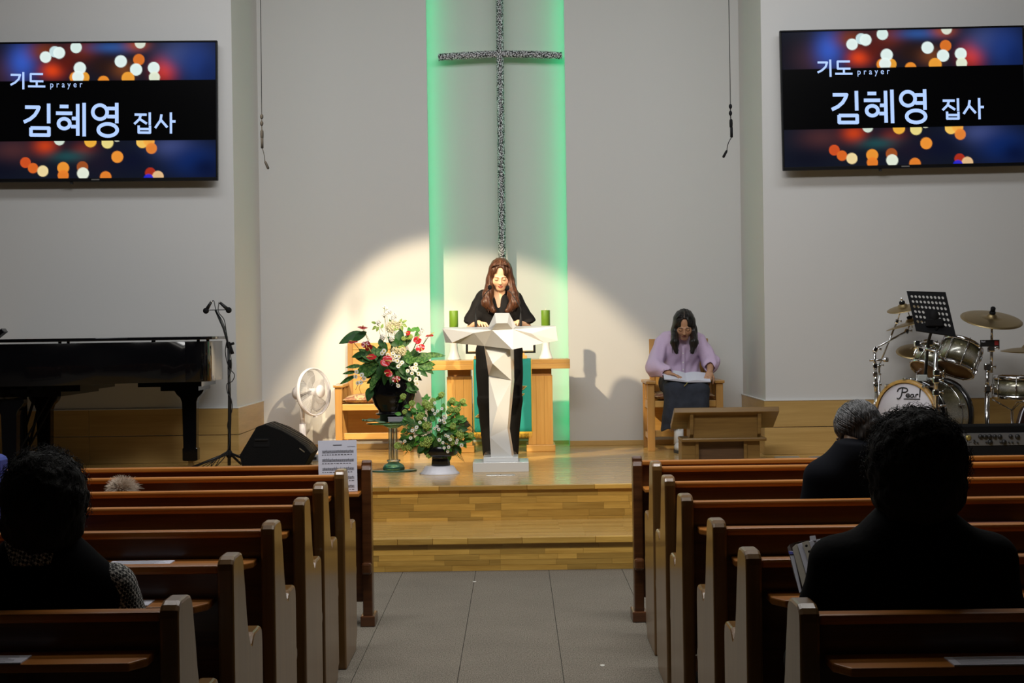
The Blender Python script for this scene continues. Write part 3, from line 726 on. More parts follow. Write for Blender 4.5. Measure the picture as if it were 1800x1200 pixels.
def make_chair(label):
    """origin: centre of footprint on the stage; faces -y"""
    t = thing('armchair', label, 'chair', (0,0,ST), 0, 'wooden armchairs on the stage')
    w, d = .325, .27
    for s in (-1, 1):
        a, b = sorted((s*w, s*(w-.062)))
        G().box(a, b, -d, -d+.055, 0, .575).obj('leg', MCHAIR, t, bev=.004)
        G().box(a, b, d-.055, d, 0, .60).obj('leg', MCHAIR, t, bev=.004)
        G().box(a, b, -.02, .035, .44, .575).obj('arm_post', MCHAIR, t, bev=.003)
        a2, b2 = sorted((s*(w+.012), s*(w-.075)))
        G().box(a2, b2, -d-.02, d, .5755, .603).obj('armrest', MCHAIR, t, bev=.006)
        a3, b3 = sorted((s*(w-.012), s*(w-.045)))
        G().box(a3, b3, -d+.055, d-.055, .36, .43).obj('side_rail', MCHAIR, t)
        G().box(a3, b3, -d+.055, d-.055, .10, .145).obj('side_stretcher', MCHAIR, t)
    MX = bpy.data.materials['pine_honey']
    G().box(-w+.062, w-.062, -d+.01, -d+.045, .375, .43).obj('front_rail', MX, t, bev=.003)
    G().box(-w+.062, w-.062, -d+.055, -d+.085, .12, .175).obj('front_stretcher', MX, t, bev=.003)
    G().box(-w+.062, w-.062, d-.05, d-.02, .12, .36).obj('back_apron', MX, t)
    G().box(-w+.062, w-.062, -d+.046, d-.056, .40, .43).obj('seat_board', MX, t)
    M = Matrix.Translation((0, d-.05, .43)) @ Matrix.Rotation(R(-4), 4, 'X')
    for s in (-1, 1): a, b = sorted((s*.262, s*.215)); G().box(a, b, 0, .03, 0, .53, M).obj('back_stile', MCHAIR, t, bev=.004)
    G().box(-.2145, .2145, 0, .03, .47, .53, M).obj('top_rail', MX, t, bev=.004)
    G().box(-.2145, .2145, .008, .024, 0, .4695, M).obj('back_panel', MX, t)
    # cushion: plump pad
    g = G(); n = 16; vs = []
    def pad(u, v, top):
        x = u*.262; y = v*.235 - .02; e = max(abs(u), abs(v)); f = (1-abs(u)**4)*(1-abs(v)**4)
        return (x, y, .431 + .035 + (1 if top else -1)*.034*f**.4 + (.012*f if top else 0))
    for top in (True, False):
        b = len(g.v); P = [pad(-1+2*i/n, -1+2*j/n, top) for j in range(n+1) for i in range(n+1)]
        fs = [(j*(n+1)+i, j*(n+1)+i+1, (j+1)*(n+1)+i+1, (j+1)*(n+1)+i) for j in range(n) for i in range(n)]
        g.add(P, fs if top else [f[::-1] for f in fs], True)
    g.obj('cushion', MFLOR, t)
    return t
ch1 = make_chair('empty wooden armchair with floral cushion behind the anthurium arrangement')
q = WZ(600, 792, ST); ch1.location = (W(587, 680, 14.40).x + .337, 14.62, ST)
ch2 = copytree(ch1); ch2['label'] = 'wooden armchair with floral cushion under the seated woman in lavender shirt'
CH2 = Vector((W(1204.5, 668, 14.14).x, 14.42, ST)); ch2.location = CH2

# ------------------------------------------------------------------ electric fan
fb = Vector((W(533, 740, 14.5).x, 14.45, ST))
t = thing('electric_fan', 'white pedestal fan turned sideways between the floor speaker and the armchair', 'fan', fb)
G().lathe([(.17,0),(.172,.012),(.16,.025),(.05,.04),(.03,.06)], 32).obj('base', MPLAST, t)
ztop = W(540, 690, 14.45).z - ST
G().cyl((0,0,.05), (0,0,W(533,745,14.45).z-ST), .029, 20).obj('lower_pole', MPLAST, t)
G().cyl((0,0,W(533,745,14.45).z-ST), (0,0,ztop-.05), .02, 16).obj('upper_pole', MPLAST, t)
yaw = R(56)                                                # turned to the right of the picture
FM = Matrix.Translation((0,0,ztop)) @ Matrix.Rotation(yaw, 4, 'Z') @ Matrix.Rotation(R(90-4), 4, 'X')   # local +z = blowing direction
def fm(g): g.v = [tuple(FM @ Vector(p)) for p in g.v]; return g
r = .205
fm(G().lathe([(.02,-.075),(.055,-.07),(.062,-.03),(.058,.02),(.05,.05)], 24)).obj('motor_housing', MPLAST, t)
fm(G().box(-.03, .03, -.075, -.03, -.06, .01)).obj('neck', MPLAST, t, bev=.006)
fm(G().lathe([(r-.006,.115),(r+.004,.115),(r+.006,.125),(r+.004,.152),(r-.006,.152),(r-.006,.115)], 48, cap=False)).obj('guard_rim', MPLAST, t)
MWIRE = mat('white_wire', (.60,.60,.64), .4)
for nm, z0, z1, hub in (('rear_guard', .045, .128, .06), ('front_guard', .21, .14, .055)):
    g = G(); nw = 72
    for k in range(nw):
        a = 2*PI*k/nw; tw = .35
        pts = [(rr*math.cos(a+tw*(rr-hub)/(r-hub)), rr*math.sin(a+tw*(rr-hub)/(r-hub)), z0+(z1-z0)*((rr-hub)/(r-hub))**2.2) for rr in np.linspace(hub, r-.003, 6)]
        g.tube(pts, .0011, 4, cap=False)
    for rr in (.10, .15): g.ring((0,0,z0+(z1-z0)*((rr-hub)/(r-hub))**2.2), rr, .0014, 40, 4)
    fm(g).obj(nm, MWIRE, t, kind='stuff')
fm(G().lathe([(.054,.205),(.056,.212),(.052,.220),(.0,.223)], 28)).obj('guard_badge', MPLAST, t)
fm(G().lathe([(.03,.06),(.034,.09),(.03,.16),(.012,.175)], 20)).obj('hub', MPLAST, t)
MBLADE = mat('pale_blade', (.70,.70,.72), .25, trans=.35)
for k in range(5):
    g = G(); vs = []; nu, nv = 8, 6
    for i in range(nu+1):
        rr = .032 + (r-.05)*i/nu
        for j in range(nv+1):
            f = j/nv - .5; wd = .35 + .55*math.sin(PI*min(1, i/nu*.75+.12)); a = 2*PI*k/5 + f*wd*1.15 + .35*i/nu
            vs.append((rr*math.cos(a), rr*math.sin(a), .115 + f*.05*(1-.3*i/nu)))
    g.add(vs, [(i*(nv+1)+j, (i+1)*(nv+1)+j, (i+1)*(nv+1)+j+1, i*(nv+1)+j+1) for i in range(nu) for j in range(nv)], True)
    o = fm(g).obj('blade', MBLADE, t); s_ = o.modifiers.new('thick', 'SOLIDIFY'); s_.thickness = .002
fm(G().box(-.012, .012, -r-.016, -r+.002, .12, .15)).obj('guard_clip', MPLAST, t)

# ------------------------------------------------------------------ flower parts
def leafmat(name, c1, c2, scale=30, rough=.4):
    m = mat(name, c1, rough); nt = m.node_tree; p = nt.nodes['Principled BSDF']; N = nt.nodes; L = nt.links
    tc = N.new('ShaderNodeTexCoord'); n = N.new('ShaderNodeTexNoise'); n.inputs['Scale'].default_value = scale; n.inputs['Detail'].default_value = 4
    L.new(tc.outputs['Object'], n.inputs[0]); cr = N.new('ShaderNodeValToRGB'); cr.color_ramp.elements[0].position = .46; cr.color_ramp.elements[1].position = .56
    cr.color_ramp.elements[0].color = (*c1,1); cr.color_ramp.elements[1].color = (*c2,1)
    L.new(n.outputs['Fac'], cr.inputs[0]); L.new(cr.outputs[0], p.inputs['Base Color']); p.inputs['Subsurface Weight'].default_value = 0
    return m
MLD = leafmat('dark_leaf', (.014,.075,.012), (.025,.115,.018), rough=.55); MLM = leafmat('mottled_leaf', (.028,.12,.018), (.13,.28,.06), 45, .55)
MLF = leafmat('fresh_leaf', (.055,.24,.022), (.12,.36,.045), rough=.5); MLY = leafmat('lime_leaf', (.22,.36,.05), (.34,.45,.10))
MRED = mat('anthurium_red', (.55,.016,.022), .22, coat=.5); MDRED = mat('anthurium_dark_red', (.30,.01,.012), .25, coat=.5)
MSPX = mat('spadix_yellow', (.75,.52,.14), .6); MPET = mat('white_petal', (.84,.84,.80), .6); MCEN = mat('yellow_centre', (.50,.42,.05), .8)
MLIME = mat('viburnum_green', (.44,.60,.15), .8, vary=.4, bscale=60); MCREAM = mat('cream_petal', (.72,.66,.42), .7); MSTEM = mat('green_stem', (.07,.13,.03), .6)
MBSTEM = mat('brown_sprig', (.10,.05,.02), .7); MFERN = mat('fern_green', (.055,.15,.03), .6, vary=.3)
def leaf_mesh(name, L, wd, m, fold=.25, droop=.25, tip=1.0, n=8):
    """leaf lying along +z from the origin, its face towards -y"""
    g = G(); vs = []
    for i in range(n+1):
        u = i/n; wv = wd*math.sin(PI*u**.8)**(.85) * (1 if u < .96 else .4); z = L*u; y = droop*L*u*u
        vs += [(-wv, y-fold*wv, z), (-wv*.5, y-fold*wv*.35, z), (0, y, z), (wv*.5, y-fold*wv*.35, z), (wv, y-fold*wv, z)]
    g.add(vs, [(i*5+j, i*5+j+1, (i+1)*5+j+1, (i+1)*5+j) for i in range(n) for j in range(4)], True)
    me = g.mesh(name); me.materials.append(m); return me
def heart_mesh(name, s, m):
    g = G(); n = 24; vs = [(0,.0,0)]
    for i in range(n):
        a = 2*PI*i/n; r_ = s*(.62 + .38*math.cos(a))*(1 + .55*abs(math.sin(a))) ; x, z = r_*math.sin(a), r_*math.cos(a)
        vs.append((x*.95, -.10*abs(x)-.10*s*math.sin(a*2)**2, z-.1*s)); 
    vs += [(x*.5, y*.5-.004, z*.5) for x, y, z in vs[1:]]
    fs = [(1+i, 1+(i+1)%n, 1+n+(i+1)%n, 1+n+i) for i in range(n)] + [(1+n+i, 1+n+(i+1)%n, 0) for i in range(n)]
    g.add(vs, fs, True); me = g.mesh(name); me.materials.append(m); return me
def daisy_meshes(r_=.016):
    g = G(); n = 12
    for k in range(n):
        a = 2*PI*k/n; ca, sa = math.cos(a), math.sin(a); ts = []
        for rr, wv, y in ((.25,.10,0),(.7,.21,-.08),(1,.09,-.02)):
            for s in (-1, 1): ts.append(((rr*ca - s*wv*sa)*r_, (y-.02*(k%2))*r_, (rr*sa + s*wv*ca)*r_))
        g.add(ts, [(0,1,3,2),(2,3,5,4)])
    a = g.mesh('daisy'); a.materials.append(MPET)
    b = G().ball((0,-.12*r_,0), (.34*r_,.2*r_,.34*r_), 8, 5).mesh('flower_centre'); b.materials.append(MCEN); return a, b
def puff_mesh(name, r_, m, n=42, pr=.30):
    g = G()
    for k in range(n):
        z = 1-2*(k+.5)/n; a = k*2.39996; q = math.sqrt(1-z*z); j_ = random.uniform(.6,1.05); g.ball((r_*j_*q*math.cos(a), r_*j_*q*math.sin(a), r_*j_*z), r_*pr*random.uniform(.55,1.0), 6, 4)
    me = g.mesh(name); me.materials.append(m); return me
ME_SPA = heart_mesh('anthurium_flower', .033, MRED); ME_SPD = heart_mesh('anthurium_flower', .030, MDRED)
ME_SPX = G().tube([(0,-.002,.004),(0,-.018,.024),(0,-.026,.042)], [.0032,.0036,.0022], 7).mesh('spadix'); ME_SPX.materials.append(MSPX)
ME_D, ME_DC = daisy_meshes(.0165)
ME_L1 = leaf_mesh('leaf', .14, .030, MLD); ME_L2 = leaf_mesh('leaf', .15, .034, MLM); ME_L3 = leaf_mesh('leaf', .055, .016, MLF, n=5); ME_L4 = leaf_mesh('leaf', .042, .011, MLY, n=5); ME_L5 = leaf_mesh('leaf', .075, .022, MLD, n=6); ME_L6 = leaf_mesh('leaf', .16, .021, MLM)
ME_P = puff_mesh('viburnum_head', .030, MLIME, 60, .24); ME_PW = puff_mesh('globe_flower', .021, MPET, 40, .34); ME_PC = puff_mesh('cream_flower', .024, MCREAM, 30, .36)
ME_BL = puff_mesh('blossom', .014, MPET, 9, .5); ME_BC = puff_mesh('blossom', .017, MCREAM, 9, .55)
def scatter(root, Yc, cx, cy, Rr, depth):
    sc = FPX/Yc
    def at(px, py, dd=0):
        dx, dz = (px-cx)/sc, (cy-py)/sc
        k = max(0, 1-(dx*dx+dz*dz)/(Rr*Rr)); return W(px, py, Yc - depth*math.sqrt(k) + dd) - Vector(root.location)
    return at
# ---- large arrangement: black pot on a glass pedestal
Yv = 12.52
vb = Vector((W(691, 829, 12.45).x, Yv, ST))
ped = thing('glass_pedestal', 'crystal glass pedestal with green-tinted round top and base under the black flower pot', 'plant stand', vb)
MGLASS = mat('clear_glass', (.93,.97,.95), .02, trans=1, ior=1.48); MGREENG = mat('green_glass', (.20,.50,.34), .05, trans=.75, ior=1.5)
zz = lambda py: W(691, py, Yv).z - ST
G().lathe([(.0,0),(.175,0),(.178,.004),(.175,.009),(0,.009)], 48).obj('floor_plate', MGREENG, ped)
G().lathe([(.082,.0095),(.086,.02),(.075,.045),(.045,.062),(.04,.07),(0,.07)], 32).obj('base', MGREENG, ped)
G().lathe([(.050,.0705),(.052,.078),(.05,.085)], 24).obj('collar', MGLASS, ped)
z0, z1 = .0855, zz(752)
for k in range(6):
    a = 2*PI*k/6+.3; c = (.027*math.cos(a), .027*math.sin(a), (z0+z1)/2); G().boxc(c, (.019,.019,z1-z0), Matrix.Rotation(a, 3, 'Z')).obj('crystal_bar', MGLASS, ped, bev=.002)
G().lathe([(.04,z1+.0005),(.075,z1+.022),(.07,z1+.026)], 24).obj('top_cup', MGREENG, ped)
zt_ = zz(742)
G().lathe([(0,zt_-.010),(.20,zt_-.010),(.203,zt_-.006),(.20,zt_-.002),(0,zt_-.002)], 48).obj('top_plate', MGREENG, ped)
cl = thing('cloth_mat', 'crinkled pale green mat draped on the glass pedestal top', 'cloth', (vb.x-.02, vb.y, ST+zt_-.001))
g = G(); n = 40; vs = [(0,0,.003)]
for i in range(n):
    a = 2*PI*i/n; rr = .215+.012*math.sin(5*a); vs.append((rr*math.cos(a), rr*math.sin(a), .002+.010*abs(math.sin(7*a))+ (.012 if math.cos(a) < -.4 else 0)))
vs2 = [(x, y, z+.003) for x, y, z in vs]
g.add(vs, [(0, 1+(i+1)%n, 1+i) for i in range(n)], True); g.add(vs2, [(0, 1+i, 1+(i+1)%n) for i in range(n)], True)
g.obj('mat_sheet', mat('pale_green_cloth', (.20,.31,.17), .8), cl)
pz = ST+zt_+.006
pot = thing('flower_arrangement', 'large arrangement of red anthuriums, white daisies and mottled leaves in a glossy black pot', 'flower arrangement', (vb.x+.004, Yv, pz))
zp = lambda py: W(693, py, Yv).z - pz
G().lathe([(.100,0),(.104,.004),(.104,.05),(.125,.052),(.135,.060),(.132,.066),(.115,.066),(.112,.085),(.145,.13),(.166,.19),(.170,.235),(.160,.29),(.150,.31),(.154,.318),(.145,.322),(.135,.315),(.13,.29),(0,.28)], 48).obj('pot', MBLACK, pot)
bx_ = thing('small_box', 'small grey plastic box in front of the black flower pot', 'box', (W(697, 738, Yv-.16).x-.004, Yv-.155, ST+zt_+.012))
G().box(-.058, .058, -.025, .025, 0, .030).obj('body', mat('grey_plastic', (.30,.30,.34), .4), bx_, bev=.004)
G().box(-.060, .060, -.027, .027, .0305, .036).obj('lid', mat('grey_plastic_lid', (.40,.40,.46), .4), bx_, bev=.003)
A = scatter(pot, Yv, 692, 630, .36, .18)
cp_ = lambda x, y: (600+x/6, 520+y/6)
base = Vector((0, 0, .29))
stems = G()
def stem(p, r_=.0022, bow=.03): 
    p = Vector(p); a = base + Vector((p.x*.25, p.y*.3, 0)); stems.tube(bez(a, (a+p)/2 + Vector((0,0,bow)), p, 5), r_, 5, cap=False)
def put(name, me, p, face, up=(0,0,1), s=1.0, sub=None, M=None):
    """place a flower whose face looks along `face` (its -y)"""
    f = Vector(face).normalized(); z = Vector(up); z = z - f*z.dot(f); z = z.normalized() if z.length > 1e-4 else f.orthogonal()
    y = -f; x = y.cross(z); Mx = Matrix((x*s, y*s, z*s)).transposed().to_4x4(); Mx.translation = p
    o = inst(name, me, pot_, Mx)
    if sub is not None: inst(sub[0], sub[1], o, Matrix())
    return o
pot_ = pot
for (x, y, f, u, s, dk, dd) in ((222,335,(.1,-.25,.9),(.2,-1,.2),1.25,0,0),(132,487,(-.1,-.3,.95),(-.6,-1,0),1.15,0,0),(255,500,(.1,-.9,.3),(.2,0,-1),1.15,1,0),(285,535,(.5,-.9,-.2),(.4,0,-1),1.0,1,0),
        (335,640,(-.2,-.55,.8),(-.9,-.6,-.2),1.3,0,-.02),(455,682,(.15,-.8,.55),(.9,-.2,-.4),1.55,0,-.05),(508,812,(.1,-.8,.6),(-.8,-.4,-.3),1.1,0,-.03),(572,866,(.2,-.85,.3),(.3,-.2,-1),1.1,1,-.03),
        (715,392,(-.3,-.6,.7),(-.9,-.2,.1),.8,0,0),(795,480,(-.3,-.8,.5),(.6,0,.8),1.1,0,0),(825,538,(.1,-.85,.3),(.5,0,-.9),1.1,0,0),(915,425,(0,-.25,.95),(1,-.3,.25),1.15,0,0)):
    p = A(*cp_(x, y), -.04+dd); put('anthurium_flower', ME_SPD if dk else ME_SPA, p, f, u, s, ('spadix', ME_SPX)); stem(p + Vector((0,.012,-.006)), .0025)
for x, y in ((450,580),(490,620),(545,605),(572,635),(607,640),(590,685),(555,672),(622,720),(600,742),(700,790),(762,760),(745,815),(792,765),(720,880),(790,875),(815,820),(785,722),(240,870),(205,912),(150,852),(600,948),(172,918),(160,800),(216,832),(800,925),(430,605),(520,650),(640,700)):
    p = A(*cp_(x, y), -.05); put('daisy', ME_D, p, (random.uniform(-.4,.4), -1, random.uniform(-.1,.5)), (0,0,1), random.uniform(.9,1.15)*(1 if y < 1000 else .8), ('flower_centre', ME_DC)); stem(p, .0014)
for x, y in ((435,435),(530,450)): p = A(*cp_(x, y), -.02); put('globe_flower', ME_PW, p, (0,-1,0), (0,0,1), 1.0); stem(p)
for x, y in ((600,585),(640,600),(560,575),(650,575)): p = A(*cp_(x, y), -.03); put('cream_flower', ME_PC, p, (0,-1,0)); stem(p)
for x, y, big in ((455,120,0),(475,135,0),(462,160,0),(490,172,0),(512,165,0),(452,205,0),(470,190,0),(562,200,0),(548,225,0),(570,215,0),(500,300,1),(530,290,1),(560,300,1),(590,310,1),(480,330,1),(515,335,1),(545,345,1),(580,340,1),(500,360,1),(530,370,1),(605,290,1),(620,310,1),(560,260,0),(530,250,0),(385,285,0),(400,275,0),(835,375,0),(850,360,0),(835,400,0),(620,330,1)):
    p = A(*cp_(x, y), .02); put('blossom', ME_BC if big else ME_BL, p, (random.uniform(-1,1),-1,random.uniform(0,1)), (0,0,1), random.uniform(.8,1.15)); 
    if random.random() < .5: stem(p, .0013, .01)
for (x, y) in ((730,430),(690,440),(640,545),(620,560),(715,440),(655,450)): put('viburnum_head', ME_P, A(*cp_(x, y), 0), (0,-1,0), (0,0,1), .6)
def lf(x, y, dx, dz, me, s=1.0, fz=.35, dd=0):
    d = Vector((dx, -.25, dz)); p = A(*cp_(x, y), dd) - d.normalized()*s*.07*(1 if me in (ME_L1, ME_L2, ME_L6) else .35)
    put('leaf', me, p, (random.uniform(-.25,.25), -1, fz), d, s)
for a in ((110,440,-1,-.35,ME_L1,1.45,.5),(185,425,-.8,-.45,ME_L1,1.0,.5),(600,480,.1,.6,ME_L5,1.9,0),(570,500,-.5,.5,ME_L5,1.5,0),(640,495,.7,.3,ME_L5,1.6,.1),(280,610,-.5,.6,ME_L2,1.1),(240,640,-.8,.35,ME_L2,1.1),(330,690,-.4,-.1,ME_L2,1.0),(250,745,-.9,-.2,ME_L2,1.15),(300,780,-.7,-.5,ME_L2,1.0),
          (400,560,.2,1,ME_L2,.9),(350,600,-.2,.9,ME_L2,.9),(800,640,.7,.6,ME_L2,1.05),(850,650,.9,.5,ME_L2,1.1),(870,700,1,.2,ME_L2,1.15),(860,735,1,-.05,ME_L2,1.0),(720,640,.05,1,ME_L2,.95),(690,640,-.3,1,ME_L2,.9),(760,620,.3,.9,ME_L2,.9),(960,620,1,.05,ME_L6,1.05),(900,760,.8,-.5,ME_L1,.9),(850,800,.7,-.6,ME_L1,.8),
          (180,615,-1,-.1,ME_L1,.8),(140,735,-1,.05,ME_L6,.8),(95,800,-1,.02,ME_L6,.7),(70,868,-1,-.3,ME_L6,.9),(480,960,-.7,-.35,ME_L5,1.4,.2),(700,950,.7,-.3,ME_L5,1.7,.2),(740,965,.9,-.1,ME_L5,1.2,.2),(300,1010,-.2,-1,ME_L5,1.5),(330,930,-.3,-.9,ME_L2,.7),(350,880,-.5,-.7,ME_L2,.8),
          (420,505,-.2,.9,ME_L5,1.0),(400,800,-.1,-.8,ME_L1,.8),(440,740,.2,-.5,ME_L1,.9),(560,740,.6,-.2,ME_L1,.8),(640,780,.3,-.5,ME_L1,.8),(660,840,.5,-.4,ME_L1,.7),(480,770,-.3,-.4,ME_L1,.8),(600,800,.1,-.7,ME_L1,.8),(680,700,.5,.3,ME_L1,.9),(520,720,0,.5,ME_L1,.9),(380,650,-.4,.4,ME_L1,.9),(640,650,.4,.6,ME_L1,.8),(460,860,-.2,-.8,ME_L1,.8),(540,900,0,-.9,ME_L1,.8),(720,830,.6,-.6,ME_L1,.7),(590,660,.1,.8,ME_L1,.8),(450,540,-.1,1,ME_L1,.8)): lf(*a)
for x, y, dx, dz in ((340,275,-.6,.4),(345,340,-.6,-.6),(380,352,-.3,-.8),(430,310,.2,.9),(665,262,.8,.6),(672,310,.8,-.4),(805,355,.1,1),(795,405,.1,1),(760,350,.7,.8),(714,360,-.2,1),(560,310,.6,.4),(580,345,.7,.2),(640,345,.2,-1),(620,255,.2,1),(520,240,.4,.7)):
    lf(x, y, dx, dz, ME_L4 if x < 700 else ME_L3, 1.05)
for k in range(64):                                            # the dark green heart of the bunch
    a = random.uniform(0, 2*PI); rr = math.sqrt(random.random()); x, y = 520+300*rr*math.cos(a), 740+190*rr*math.sin(a)
    lf(x, y, math.cos(a)+random.uniform(-.4,.4), -math.sin(a)+random.uniform(-.2,.6), random.choice((ME_L1, ME_L2, ME_L5)), random.uniform(.6,.95), .3, .05)
for pts in (((440,380),(385,300),(345,290)),((500,420),(470,300),(450,110)),((610,400),(615,340),(655,270)),((800,520),(770,430),(850,340)),((300,470),(270,420),(240,345)),((840,540),(885,470),(895,440)),((730,500),(750,440),(800,400)),((240,900),(190,960),(210,1030)),((290,860),(220,860),(150,990))):
    stems.tube(spline([A(*cp_(*q), .01) for q in pts], 4), .0016, 5)
stems.obj('stems', MSTEM, pot, kind='stuff')
# ---- low arrangement in a black footed bowl on a white fluted tray
Yl = 12.22
tb = Vector((W(772, 833, 12.15).x, Yl, ST))
tr = thing('fluted_tray', 'white upturned tray with scalloped rim under the low black flower bowl', 'tray', tb)
g = G(); n = 80; vs = []
for rr, z in ((.146,0),(.148,.005),(.125,.022),(.108,.052),(.100,.058),(0,.058)):
    for j in range(n): a = 2*PI*j/n; q_ = rr*(1+.018*abs(math.sin(10*a))*(1 if z < .03 else .4)); vs.append((q_*math.cos(a), q_*math.sin(a), z))
g.add(vs, [(i*n+j, i*n+(j+1)%n, (i+1)*n+(j+1)%n, (i+1)*n+j) for i in range(5) for j in range(n)], True)
g.obj('tray_body', mat('white_ceramic', (.86,.86,.94), .35), tr)
pot = thing('flower_arrangement', 'low arrangement of green viburnum, ferns and white daisies in a black footed bowl', 'flower arrangement', (tb.x+.01, Yl, ST+.0585)); pot_ = pot
G().lathe([(.068,0),(.070,.004),(.066,.05),(.064,.068),(.10,.072),(.122,.085),(.128,.10),(.128,.145),(.124,.148),(.118,.145),(.115,.11),(0,.10)], 44).obj('bowl', mat('black_glaze', (.006,.006,.007), .2, coat=.3), pot)
A = scatter(pot, Yl, 768, 735, .31, .15); cp_ = lambda x, y: (690+x/7.056, 680+y/7.056)
base = Vector((0, 0, .11)); stems = G()
for x, y, s in ((420,480,1.15),(440,660,1.2),(430,700,1.1),(210,740,1.1),(150,750,1.0),(60,730,1.0),(450,845,.85),(830,580,1.1),(840,610,1.0),(745,485,.9),(440,230,1.1),(470,250,1.0),(350,360,1.0),(330,380,.9),(240,205,.85),(130,120,.85),(740,170,.9),(870,180,.8),(605,100,.85),(800,285,.9),(720,280,.9),(720,640,.9),(735,690,.9),(970,600,.8),(500,170,.8),(400,200,.9),(370,700,.9),(150,310,.7)):
    p = A(*cp_(x, y), -.01); put('viburnum_head', ME_P, p, (0,-1,0), (random.random(),0,1), s*.92); stem(p, .0015)
for x, y in ((500,285),(560,297),(640,365),(580,412),(642,440),(552,488),(520,512),(572,525),(580,655),(625,690),(640,755),(695,745),(685,800),(690,612),(715,652),(340,440),(298,500),(225,632),(152,672),(802,660),(792,692),(855,722),(525,198),(612,268),(245,540),(630,410),(655,380),(525,330),(400,390),(660,600)):
    p = A(*cp_(x, y), -.045); put('daisy', ME_D, p, (random.uniform(-.5,.5), -1, random.uniform(-.1,.5)), (0,0,1), random.uniform(.72,.95), ('flower_centre', ME_DC)); stem(p, .0012)
for x, y, dx, dz, s in ((410,130,0,1,1.1),(395,150,-.6,.6,.9),(430,140,.6,.6,.9),(320,240,-.3,1,1.2),(110,155,-.6,-.2,.9),(185,235,-.7,.2,.9),(775,200,.9,.2,1.2),(700,210,-.3,1,1.1),(825,220,-.2,-.9,1.0),(880,215,.9,-.1,.9),(570,135,-.7,-.2,.9),(800,340,.3,-1,1.3),(770,310,-.5,.3,1.1),(650,570,-.9,.2,1.3),(690,535,.5,.5,1.3),(755,530,.3,-.6,1.4),(720,420,.4,.8,1.2),(490,620,-.2,.9,1.3),(480,790,-.2,-.9,1.2),(930,655,.9,.2,1.3),(880,700,.5,-.6,1.2),(910,600,.9,.2,1.1),(985,630,1,.1,.9),(830,780,.3,-.8,1.0),(705,860,.1,-1,1.0),(640,840,-.5,-.8,.9),(790,500,.4,.6,1.1),(75,330,-.9,.2,.9),(380,260,-.5,.6,1.1),(350,290,-.7,.2,1.1)):
    lf(x, y, dx, dz, ME_L3, s*1.05)
for k in range(190):
    a = random.uniform(0, 2*PI); rr = math.sqrt(random.random()); x, y = 520+400*rr*math.cos(a), 530+320*rr*math.sin(a)
    if y > 800 or (y < 300 and abs(x-500) > 280): continue
    lf(x, y, math.cos(a)+random.uniform(-.5,.5), -math.sin(a)+random.uniform(-.2,.8), random.choice((ME_L3, ME_L3, ME_L3, ME_L5)), random.uniform(.7,1.2), .3, random.choice((.04, .0, -.02)))
def fern(pts, name, m, ln=.035, k=16, r_=.0012):
    P = spline([A(*cp_(*q), -.01) for q in pts], 8); g = G().tube(P, r_, 5)
    for i in range(2, len(P)-1):
        t_ = (P[i+1]-P[i-1]).normalized(); nrm = t_.cross(Vector((0,-1,.2))).normalized(); l = ln*math.sin(PI*min(1,(i+1.5)/len(P)))
        for s in (-1, 1):
            d = (nrm*s + t_*.5).normalized(); c, e = P[i], P[i]+d*l+Vector((0,0,-.12*l)); w_ = t_*(.003 if m is MFERN else .0014)
            g.add([c-w_, c+w_, (c+e)/2+w_*1.2, e, (c+e)/2-w_*1.2], [(0,1,2,3,4)])
    g.obj(name, m, pot)
for pts in (((380,560),(250,470),(130,400)),((360,520),(230,420),(150,300)),((340,600),(200,520),(110,440)),((300,640),(160,600),(90,590)),((420,700),(250,740),(130,860)),((330,680),(220,700),(100,660)),((450,560),(360,560),(260,600)),((400,740),(330,800),(330,900)),((300,560),(190,540),(120,640)),((620,560),(540,700),(560,780)),((780,560),(860,480),(840,400)),((560,800),(620,850),(600,880)),((700,720),(760,800),(880,920))):
    fern(pts, 'fern_frond', MFERN, .030 if pts[2][1] < 800 else .02)
for pts in (((760,420),(900,400),(1000,520)),((800,470),(940,470),(1050,580)),((740,640),(820,800),(895,935)),((720,400),(780,330),(860,260)),((700,330),(790,250),(885,140)),((780,520),(900,470),(950,430)),((820,540),(930,520),(1000,560)),((90,540),(40,560),(-20,560))):
    fern(pts, 'brown_sprig', MBSTEM, .016)
for pts in (((900,600),(990,580),(1060,480)),((930,640),(1040,640),(1110,640)),((560,150),(620,100),(640,40))): stems.tube(spline([A(*cp_(*q)) for q in pts], 5), .0011, 4)
stems.obj('stems', MSTEM, pot, kind='stuff')

# ------------------------------------------------------------------ grand piano
px0 = -4.14; pc = Vector((px0, 12.80, ST))
t = thing('grand_piano', 'black lacquered grand piano with closed lid seen from its side', 'piano', pc)
PL_ = W(373.5, 630, 12.95).x - px0
def outline(L, e=0):
    P = [(0-e,-.70-e)]
    P += [(x, y) for x, y in ((.35,-.70-e),(.55,-.69-e),(.78,-.62-e),(1.0,-.47-e),(1.2,-.30-e),(L-.28,-.20-e),(L-.15,-.17-e))]
    P += arc(L-.17+e, .02, .19, -90, 0, 6) + [(L+.02+e, .2),(L+.02+e, .45)] + arc(L-.15+e, .48, .17, 0, 90, 6) + [(L-.3, .65+e),(0-e, .70+e)]
    return P
zr0, zr1, zl0, zl1 = (W(300, y, 12.7).z - ST for y in (681, 600.5, 597.5, 592.0))
zr0 = W(220, 672, 12.75).z - ST
G().prism(outline(PL_), 'z', zr0, zr1, True).obj('rim', MBLACK, t, bev=.004)
G().prism(outline(PL_+.025, .02), 'z', zl0, zl1, False).obj('lid', MBLACK, t, bev=.004)
g = G()
for x, y in ((.3,-.6),(.75,-.55),(1.35,-.1),(.5,.6),(1.2,.55),(PL_-.1,.1),(PL_-.1,.5)): g.cyl((x,y,zr1), (x,y,zl0), .012, 10)
g.obj('lid_bumpers', MBLKM, t)
